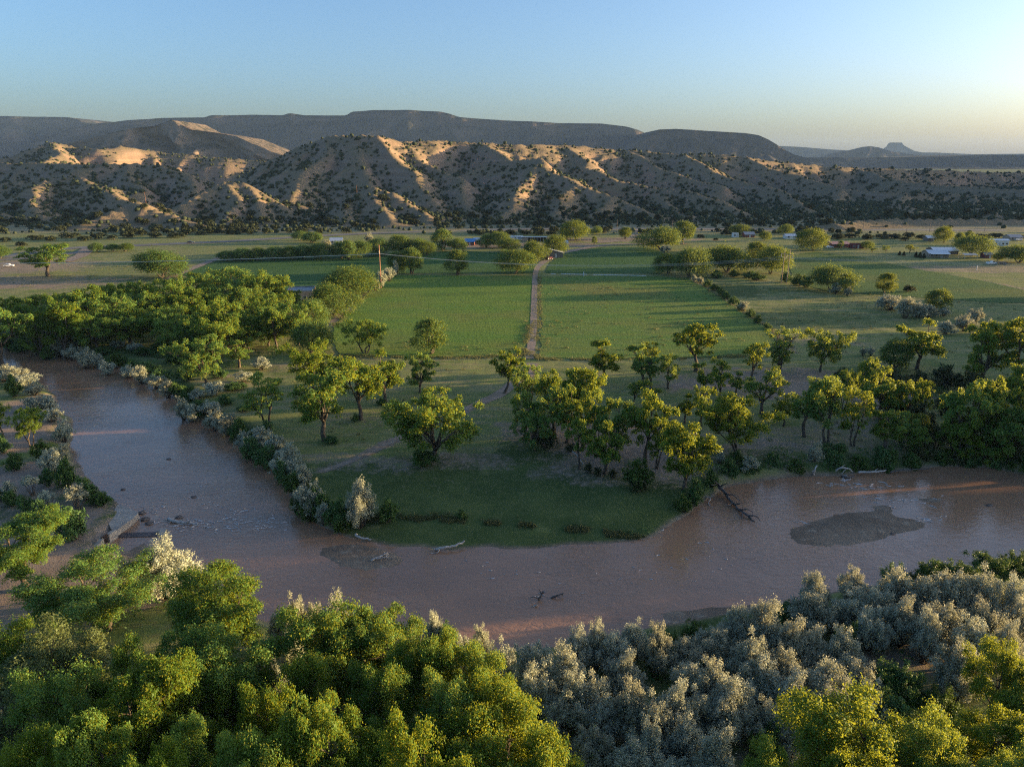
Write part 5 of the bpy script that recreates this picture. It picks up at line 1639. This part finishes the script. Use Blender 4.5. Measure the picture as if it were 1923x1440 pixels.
def vehicle(name, label, px, py, rz, kind, paint='car_white', z=0.15):
    b = G(px, py, z)
    r = empty(name, tuple(b), rz)
    if kind == 'car':
        MB().prism([(-2.1, 0.35), (2.1, 0.35), (2.15, 0.7), (1.9, 0.85), (0.9, 0.95), (-1.9, 0.95), (-2.15, 0.75)], -0.85, 0.85, 1).build('body', M[paint], r)
        cb = MB().prism([(-1.7, 0.952), (0.9, 0.952), (0.3, 1.45), (-1.2, 1.47)], -0.74, 0.74, 1).build('cabin', M[paint], r)
        MB().prism([(-1.5, 1.0), (0.65, 1.0), (0.22, 1.4), (-1.1, 1.42)], -0.755, 0.755, 1).build('window', M['glass'], cb)
        for x in (-1.35, 1.35):
            for y in (-0.78, 0.78):
                wheel(r, x, y)
        for y in (-0.6, 0.6):
            MB().box(2.10, 2.17, y - .15, y + .15, 0.58, 0.72).build('headlight', M['trim'], r)
    elif kind == 'truck':
        MB().box(-2.7, 2.6, -0.9, 0.9, 0.5, 0.9).build('body', M[paint], r)
        cb = MB().prism([(-0.4, 0.902), (1.3, 0.902), (0.9, 1.75), (-0.3, 1.8)], -0.82, 0.82, 1).build('cabin', M[paint], r)
        MB().prism([(-0.25, 1.2), (1.0, 1.2), (0.8, 1.68), (-0.2, 1.72)], -0.84, 0.84, 1).build('window', M['glass'], cb)
        MB().box(1.3, 2.55, -0.85, 0.85, 0.902, 1.12).build('bonnet', M[paint], r)
        for y in (-0.88, 0.8):
            MB().box(-2.65, -0.45, y, y + 0.08, 0.902, 1.3).build('bed_side', M[paint], r)
        for x in (-1.7, 1.7):
            for y in (-0.8, 0.8):
                wheel(r, x, y, 0.42)
        for y in (-0.65, 0.65):
            MB().box(2.6, 2.65, y - .15, y + .15, 0.65, 0.82).build('headlight', M['trim'], r)
    elif kind == 'caravan':
        MB().prism([(-3.1, 0.5), (3.1, 0.5), (3.3, 1.3), (2.9, 2.6), (-2.9, 2.7), (-3.3, 1.6)], -1.15, 1.15, 1).build('body', M[paint], r)
        for x in (-2.0, 0.2, 2.0):
            MB().box(x - .45, x + .45, -1.18, -1.13, 1.4, 2.0).build('window', M['glass'], r)
        MB().box(0.9, 1.5, -1.17, -1.12, 0.6, 2.2).build('door', M['trim'], r)
        for y in (-1.0, 1.0):
            wheel(r, 0, y, 0.35)
        MB().tube([(3.2, 0, 0.5), (4.3, 0, 0.5)], 0.06, 6).build('hitch', M['iron'], r)
    elif kind == 'tractor':
        MB().box(-0.4, 1.9, -0.4, 0.4, 0.7, 1.4).build('bonnet', M[paint], r)
        MB().box(-1.4, -0.4, -0.6, 0.6, 0.7, 1.1).build('body', M[paint], r)
        MB().box(-1.2, -0.7, -0.3, 0.3, 1.1, 1.5).build('seat', M['tyre'], r)
        for y in (-0.75, 0.75):
            wheel(r, -1.0, y, 0.75, 0.36)
            wheel(r, 1.5, y, 0.42, 0.22)
        for x in (-1.35, -0.35):
            for y in (-0.5, 0.5):
                MB().tube([(x, y, 1.05), (x, y, 2.3)], 0.04, 5).build('post', M['iron'], r)
        MB().box(-1.5, -0.2, -0.65, 0.65, 2.3, 2.38).build('canopy', M['iron'], r)
    elif kind == 'trailer':
        MB().box(-3.6, 3.6, -1.1, 1.1, 0.6, 0.8).build('deck', M['iron'], r)
        for x in (-0.6, 0.4):
            for y in (-1.0, 1.0):
                wheel(r, x, y, 0.38)
        MB().box(-3.4, 1.0, -0.9, 0.9, 0.803, 1.3).build('load', M['grey_wall'], r)
        MB().tube([(3.5, 0, 0.7), (5.0, 0, 0.6)], 0.07, 6).build('hitch', M['iron'], r)
    return tag(r, label, {'car': 'car', 'truck': 'pickup truck', 'caravan': 'caravan', 'tractor': 'tractor', 'trailer': 'trailer'}[kind])


vehicle('parked_car', 'white car parked beside the maroon trailer home', 1597, 463, 0.3, 'car', z=0.0)
vehicle('parked_car', 'white car parked left of the pink roofed building', 1558, 466, 0.2, 'car', z=0.0)
vehicle('highway_car', 'white car driving on the highway above the farmyard', 1176, 430, 0.02, 'car')
vehicle('highway_car', 'dark car driving on the highway at the left', 358, 457, 0.25, 'car', 'car_dark')
vehicle('pickup_truck', 'white pickup truck in the yard at the far right', 1862, 497, 0.2, 'truck', z=0.0)
vehicle('flatbed_trailer', 'flatbed trailer beside the white pickup truck', 1884, 497, 0.1, 'trailer', z=0.0)
vehicle('caravan', 'white caravan parked left of the long open shed', 974, 451, 0.0, 'caravan', z=0.0)
vehicle('tractor', 'small dark tractor parked below the barn lean-to', 1031, 488, 0.6, 'tractor', 'maroon', z=0.08)
vehicle('parked_car', 'white car parked on bare ground at the far left', 17, 501, 0.3, 'car', z=0.1)
vehicle('pickup_truck', 'white pickup truck under the highway at the far right', 1912, 452, 0.2, 'truck', z=0.0)

# ------------------------------------------------------------------ power poles and lines
def h_frame(label, px, yb, yt, rz, mat, gap=3.6):
    b = G(px, yb)
    Ht = at(px, yt, b[1])[2]
    r = empty('transmission_pole', (b[0], b[1], 0), rz)
    for s in (-1, 1):
        MB().tube([(0, s * gap / 2, -0.6), (0, s * gap / 2, Ht)], [0.20, 0.13], 10).build('pole', M[mat], r)
    MB().box(-0.12, 0.12, -gap * 1.15, gap * 1.15, Ht - 2.3, Ht - 2.05).build('crossarm', M[mat], r)
    for s in (-1, 1):
        MB().tube([(0.16, s * gap / 2, Ht - 5.2), (0.16, -s * gap / 2, Ht - 2.6)], 0.07, 6).build('brace', M[mat], r)
    pts = []
    for k in (-1, 0, 1):
        y = k * gap * 1.05
        MB().tube([(0, y, Ht - 2.32), (0, y, Ht - 2.6), (0, y, Ht - 3.5)], [0.06, 0.13, 0.10], 8).build('insulator', M['trim'], r)
        c, s_ = math.cos(rz), math.sin(rz)
        pts.append(np.array((b[0] - y * s_, b[1] + y * c, Ht - 3.5)))
    tag(r, label, 'utility pole')
    return pts


lineA = h_frame('tall reddish wooden power pole beside the gold lit trees', 716, 541, 460, 0.0, 'pole', 0.5)
lineB = h_frame('twin pole transmission frame beside the dark domed tree', 1472, 533, 468, 0.35, 'pole_pale', 3.2)
offL = [p + np.array((-330, -4, 0.5)) for p in lineA]
offR = [p + np.array((330, 6, 0.0)) for p in lineB]
WN = ('rear', 'middle', 'front')
for nm_, A_, B_, sag in (('left edge to the reddish pole', offL, lineA, 7.0), ('reddish pole to the twin poles', lineA, lineB, 7.5), ('twin poles to the right edge', lineB, offR, 7.0)):
    for k in range(3):
        pts = []
        for i in range(25):
            f = i / 24
            q = A_[k] * (1 - f) + B_[k] * f
            q[2] -= sag * 4 * f * (1 - f) * 0.55
            pts.append(q)
        w = MB().tube(pts, 0.035, 5).build('power_line', M['wire'])
        tag(w, '%s sagging power wire from the %s' % (WN[2 - k], nm_), 'wire', 'transmission line wires')


def small_pole(label, px, yb, H, D=None, mat='grey_wall', z=0.0):
    if D:
        b = at(px, yb, D)
        zz = float(hill_z(np.array([b[0]]), np.array([b[1]]))[0])
    else:
        b = G(px, yb)
        zz = z
    r = empty('roadside_pole', (b[0], b[1], zz))
    MB().tube([(0, 0, -0.8), (0, 0, H)], [0.17, 0.11], 8).build('pole', M[mat], r)
    MB().box(-1.1, 1.1, -0.08, 0.08, H - 0.9, H - 0.72).build('crossarm', M[mat], r)
    return tag(r, label, 'utility pole')


for i, px in enumerate((1158, 1262, 1620, 1702, 1745, 1848)):
    small_pole('%s roadside power pole from the left along the highway' % ORD[i], px, 437, 9.0)
small_pole('lit power pole on the low hill at the left', 274, 380, 10.0, 596, 'pole')
small_pole('power pole on the small hill behind the windbreak', 671, 372, 10.0, 645, 'pole')

# white irrigation pipe between the two back fields
ip = empty('irrigation_pipe', tuple(G(1120, 517)))
p0, p1 = G(1034, 515), G(1214, 519)
o_ = G(1120, 517)
for i in range(18):
    if i in (1, 7):
        continue
    a_ = p0 + (p1 - p0) * (i / 18) - o_
    b_ = p0 + (p1 - p0) * ((i + 0.94) / 18) - o_
    a_[2] = b_[2] = 0.22
    MB().tube([a_, b_], 0.13, 8).build('pipe_section', M['car_white'], ip)
tag(ip, 'white irrigation pipe lying along the edge of the mottled field', 'pipe')
for lab, px, yb, H in (('short white standpipe on the irrigation pipe', 1096, 518, 1.6), ('white marker post in the far right pasture', 1834, 507, 2.0)):
    b = G(px, yb)
    r = empty('standpipe', tuple(b))
    MB().tube([(0, 0, -0.2), (0, 0, H)], 0.16, 8).build('pipe', M['car_white'], r)
    MB().tube([(0, 0, H), (0, 0, H + 0.18)], [0.24, 0.2], 8).build('cap', M['trim'], r)
    tag(r, lab, 'pipe')

# ------------------------------------------------------------------ ford, driftwood, rocks, foam
ZW = WATER
fr = empty('concrete_ford', tuple(G(205, 1005, ZW)))
o_ = np.array(fr.location)


def loc(px, py, z):
    return G(px, py, z) - o_


ap = MB()
poly = [loc(x, y, -0.55)[:2] for x, y in ((221, 947), (240, 952), (260, 963), (250, 973), (233, 985), (218, 997), (208, 992), (202, 978))]
ap.prism([tuple(p) for p in poly], -1.2, 0.95, 2)
ap.build('apron', M['concrete'], fr)
# headwall with sloping crest
wa, wb = loc(176, 1029, -0.6), loc(217, 998, -0.6)
tdir = (wb - wa) / np.linalg.norm(wb - wa)
nrm = np.array((-tdir[1], tdir[0], 0)) * 0.28
Lw = np.linalg.norm(wb - wa)
for s0, s1, h0, h1 in ((0, 0.38, 0.95, 1.45), (0.62, 1.0, 1.45, 1.25)):
    a_, b_ = wa + tdir * Lw * s0, wa + tdir * Lw * s1
    q = MB()
    V = []
    for pnt, hh in ((a_, h0), (b_, h1)):
        for sg in (-1, 1):
            V += [(pnt[0] + nrm[0] * sg, pnt[1] + nrm[1] * sg, -1.3), (pnt[0] + nrm[0] * sg, pnt[1] + nrm[1] * sg, hh)]
    q.add(V, [(0, 1, 5, 4), (2, 6, 7, 3), (1, 3, 7, 5), (0, 2, 3, 1), (4, 5, 7, 6), (0, 4, 6, 2)])
    q.build('headwall', M['concrete'], fr)
for k in range(4):
    p_ = wa + tdir * Lw * (0.40 + 0.065 * k)
    MB().tube([(p_[0], p_[1], -1.2), (p_[0], p_[1], 1.55)], 0.08, 6).build('gate_bar', M['iron'], fr)
a_, b_ = wa + tdir * Lw * 0.36, wa + tdir * Lw * 0.64
MB().tube([(a_[0], a_[1], 1.5), (b_[0], b_[1], 1.5)], 0.09, 6).build('gate_rail', M['iron'], fr)
tag(fr, 'concrete ford apron and gated headwall at the end of the pale road', 'ford')
sl = empty('weir_slab', tuple(G(260, 1004, ZW)))
o_ = np.array(sl.location)
MB().prism([tuple(loc(x, y, ZW)[:2]) for x, y in ((217, 1001), (300, 999), (302, 1007), (214, 1010))], -0.9, 0.07, 2).build('sill', M['darkconc'], sl)
MB().prism([tuple(loc(x, y, ZW)[:2]) for x, y in ((302, 995), (314, 995), (307, 1008), (298, 1006))], -0.9, 0.22, 2).build('end_block', M['concrete'], sl)
tag(sl, 'dark submerged weir slab with a pale block at its end', 'weir')


def log(label, pts, rad, branches=(), mat='deadwood', name='driftwood_log', seed=0):
    """pts: (px,py,z) along the trunk; branches: lists of (px,py,z)"""
    rng = rs(seed + 800)
    P = [G(x, y, z) for x, y, z in pts]
    o0 = P[0].copy()
    r = empty(name, tuple(o0))
    P = smooth_line([p - o0 for p in P], 4)
    P = [p + rng.normal(size=3) * rad * 0.25 for p in P]
    MB().tube(P, np.linspace(rad, rad * 0.55, len(P)), 8).build('stem', M[mat], r, True)
    for bp in branches:
        Q = smooth_line([G(x, y, z) - o0 for x, y, z in bp], 4)
        Q = [q + rng.normal(size=3) * rad * 0.2 for q in Q]
        MB().tube(Q, np.linspace(rad * 0.55, rad * 0.15, len(Q)), 6).build('branch', M[mat], r, True)
    return tag(r, label, 'log')


log('long grey log stranded in the rapids below the ford', [(316, 973, -1.25), (330, 979, -1.3), (352, 981, -1.25), (372, 983, -1.35)], 0.26, [[(352, 981, -1.2), (360, 976, -0.8)]])
log('forked bleached branch lying on the small sandbar', [(697, 1052, -1.3), (715, 1044, -1.1), (728, 1037, -0.9)], 0.16, [[(705, 1049, -1.2), (725, 1046, -1.0), (735, 1049, -1.2)], [(725, 1046, -1.0), (731, 1037, -0.5)], [(720, 1042, -1.0), (722, 1036, -0.6)]])
log('bent bleached log on the grass above the small sandbar', [(668, 1002, -1.0), (676, 1009, -1.1), (688, 1011, -1.1), (697, 1013, -1.2)], 0.2)
log('long curved log with roots at the grassy waterline', [(818, 1031, -1.25), (840, 1027, -1.0), (858, 1023, -0.9), (873, 1015, -0.7)], 0.22, [[(825, 1030, -1.2), (822, 1037, -1.4), (805, 1038, -1.4)], [(818, 1031, -1.2), (812, 1029, -1.0)]])
log('thin pale stick on the bank beside the tall silver shrub', [(627, 996, -1.0), (640, 995, -0.9), (655, 992, -0.8)], 0.1)
log('tangled snag rising from the middle of the river', [(1012, 1128, -1.6), (1016, 1118, -1.0), (1020, 1110, -0.6)], 0.16, [[(1014, 1124, -1.3), (1004, 1121, -0.9), (996, 1121, -1.2)], [(1018, 1114, -0.8), (1012, 1106, -0.4)], [(1019, 1112, -0.7), (1026, 1112, -0.6)]], 'darkwood')
log('dark curved branch in the river right of the tangled snag', [(1034, 1124, -1.6), (1046, 1118, -1.2), (1059, 1113, -1.0)], 0.15, [[(1056, 1114, -1.1), (1056, 1120, -1.5)]], 'darkwood')
log('short orange lit stub below the tangled snag', [(1002, 1139, -1.5), (1009, 1135, -1.3)], 0.16)
log('big fallen tree sliding off the bank into the river', [(1348, 908, -0.3), (1362, 926, -0.9), (1376, 944, -1.2), (1396, 962, -1.2), (1418, 980, -1.5)], 0.27, [
    [(1362, 926, -0.8), (1378, 930, -0.2), (1390, 940, -0.4)], [(1376, 944, -1.1), (1366, 950, -0.7)], [(1390, 957, -1.1), (1404, 956, -0.3), (1414, 962, -0.5)], [(1396, 962, -1.2), (1392, 974, -0.9)], [(1404, 968, -1.2), (1420, 970, -0.6), (1428, 978, -0.8)],
    [(1352, 912, -0.4), (1342, 902, 1.2)], [(1352, 914, -0.4), (1366, 906, 1.2)], [(1348, 908, -0.3), (1336, 912, 0.4)], [(1380, 948, -1.1), (1394, 944, -0.3)]], 'darkwood', 'fallen_tree')
log('bleached twig at the waterline under the golden corner cottonwood', [(1323, 932, -1.3), (1334, 936, -1.1), (1330, 946, -1.4), (1338, 952, -1.5)], 0.09)
log('pale upright root on the cut bank below the lone silver shrub', [(1528, 891, -1.3), (1530, 882, -0.2), (1534, 874, 0.4)], 0.2, [[(1530, 882, -0.2), (1524, 886, -0.6)]])
log('arched bleached driftwood on the right cut bank', [(1570, 884, -0.6), (1580, 878, 0.2), (1594, 880, 0.0), (1602, 886, -0.6)], 0.16, [[(1580, 878, 0.2), (1588, 872, 0.9)], [(1590, 879, 0.0), (1580, 890, -0.8)]])
log('long driftwood log half in the water under the right bank', [(1612, 886, -0.9), (1640, 886, -0.8), (1664, 883, -0.7)], 0.2, [[(1640, 886, -0.8), (1648, 880, -0.2)]])
log('thin driftwood pole along the right waterline', [(1672, 886, -1.0), (1700, 882, -0.9), (1744, 880, -0.9)], 0.14, [], 'darkwood')
log('dark sunken log under the right bank by the arched driftwood', [(1580, 893, -1.3), (1592, 896, -1.3), (1604, 894, -1.4)], 0.24, [], 'darkwood')
log('white dead limb arching over bare soil in the thicket edge', [(1634, 772, 0.2), (1644, 764, 1.5), (1650, 770, 1.0), (1651, 778, 0.2)], 0.14)
log('fallen dead branch on the bare soil under the central grove', [(1066, 840, 0.2), (1084, 855, 0.4), (1096, 872, 0.1)], 0.15)
log('dark stump standing by the hedge at the left', [(38, 936, -0.2), (36, 930, 0.9)], 0.22, [], 'darkwood', 'tree_stump')
log('white broken stump among the bushes at the left', [(33, 858, 0), (32, 850, 1.6)], 0.14, [], 'deadwood', 'tree_stump')


def boulder(label, px, py, r_, seed):
    rng = rs(seed)
    bm = bmesh.new()
    bmesh.ops.create_icosphere(bm, subdivisions=2, radius=1.0)
    for v in bm.verts:
        k = 1 + 0.35 * (vnoise(v.co.x * 1.7 + seed, v.co.y * 1.7 + v.co.z, seed) - .5) + 0.08 * rng.normal()
        v.co = Vector((v.co.x * r_ * k * 1.3, v.co.y * r_ * k, v.co.z * r_ * k * 0.6))
    me = bpy.data.meshes.new('boulder')
    bm.to_mesh(me)
    bm.free()
    me.materials.append(M['rock'])
    o = obj('boulder', me)
    o.location = tuple(G(px, py, WATER + 0.02))
    return tag(o, label, 'rock', 'dark rocks in the rapids')


BW = ('flat rock touching the corner of the concrete apron', 'rock between the apron and the stranded log', 'lower of two dark rocks left of the stranded log', 'rock just above the stranded log', 'small rock upstream of the rapids foam', 'small rock alone near the left bank', 'small dark rock far up the left reach of river', 'small dark rock on the sandbar tail', 'lone dark rock in the river at the far right')
for i, (px, py, r_) in enumerate(((266, 963, .5), (274, 975, .55), (281, 983, .5), (337, 971, .45), (364, 933, .35), (231, 919, .3), (317, 862, .35), (1676, 1002, .3), (1857, 949, .4))):
    boulder(BW[i], px, py, r_, 40 + i)

# white water: ragged little crests in the rapids and riffles
M['foam'] = simple('foam', (0.55, 0.50, 0.48), (0.72, 0.68, 0.66), 6, 0.9, 0.02)
rng = rs(77)
V, Fc = [], []


def crest(cx, cy, L, wd, ang):
    n = 5
    b0 = len(V)
    ph = rng.rand() * 6
    for i in range(n + 1):
        f = i / n - .5
        y0 = 0.18 * L * math.sin(f * 4 + ph)
        ww = wd * (1 - (2 * f) ** 2) * (0.5 + rng.rand()) + 0.004
        for s in (-1, 0, 1):
            lx, ly = f * L, y0 + s * ww
            V.append((cx + lx * math.cos(ang) - ly * math.sin(ang), cy + lx * math.sin(ang) + ly * math.cos(ang), WATER + 0.015 + (0.05 + 0.05 * rng.rand()) * (s == 0)))
    for i in range(n):
        for s in range(2):
            a_ = b0 + i * 3 + s
            Fc.append((a_, a_ + 1, a_ + 4, a_ + 3))


for (px, py, sx, sy, n, L) in ((345, 985, 40, 12, 46, 1.0), (420, 985, 50, 10, 50, 1.1), (500, 985, 30, 14, 34, 0.8), (300, 960, 30, 8, 14, 0.8), (400, 940, 60, 20, 20, 0.8), (440, 965, 40, 12, 26, 0.8), (380, 915, 40, 10, 8, 0.7), (960, 1070, 60, 16, 10, 0.5), (1600, 912, 60, 6, 22, 1.2), (1690, 940, 60, 10, 20, 1.0), (1740, 975, 30, 6, 14, 1.0), (1590, 900, 10, 4, 8, 0.8), (1200, 1090, 120, 30, 16, 0.4), (1330, 1045, 80, 30, 10, 0.5), (1510, 985, 40, 8, 6, 1.0), (1010, 1120, 20, 8, 6, 0.6)):
    for i in range(n):
        c = G(px + rng.normal() * sx * 0.6, py + rng.normal() * sy * 0.6, WATER)
        crest(c[0], c[1], L * rng.uniform(0.3, 1.3), 0.055 * rng.uniform(0.4, 1.4), rng.normal() * 0.35 - 0.1)
me = bpy.data.meshes.new('foam')
me.from_pydata(V, [], Fc)
me.materials.append(M['foam'])
tag(obj('foam', me), 'ragged white crests of broken water in the rapids', 'foam', None, 'stuff')

# ------------------------------------------------------------------ haze
hz = MB().box(-16500, 16500, -9800, 17500, -24, 470)
hm = bpy.data.materials.new('haze')
hm.use_nodes = True
hm.node_tree.nodes.clear()
ho = hm.node_tree.nodes.new('ShaderNodeOutputMaterial')
hv = hm.node_tree.nodes.new('ShaderNodeVolumePrincipled')
hv.inputs['Color'].default_value = (0.38, 0.60, 1.0, 1)
hv.inputs['Density'].default_value = 2.9e-5
hv.inputs['Anisotropy'].default_value = 0.0
hm.node_tree.links.new(hv.outputs[0], ho.inputs['Volume'])
tag(hz.build('haze', hm), 'thin bluish evening haze over the valley', None, None, 'stuff')
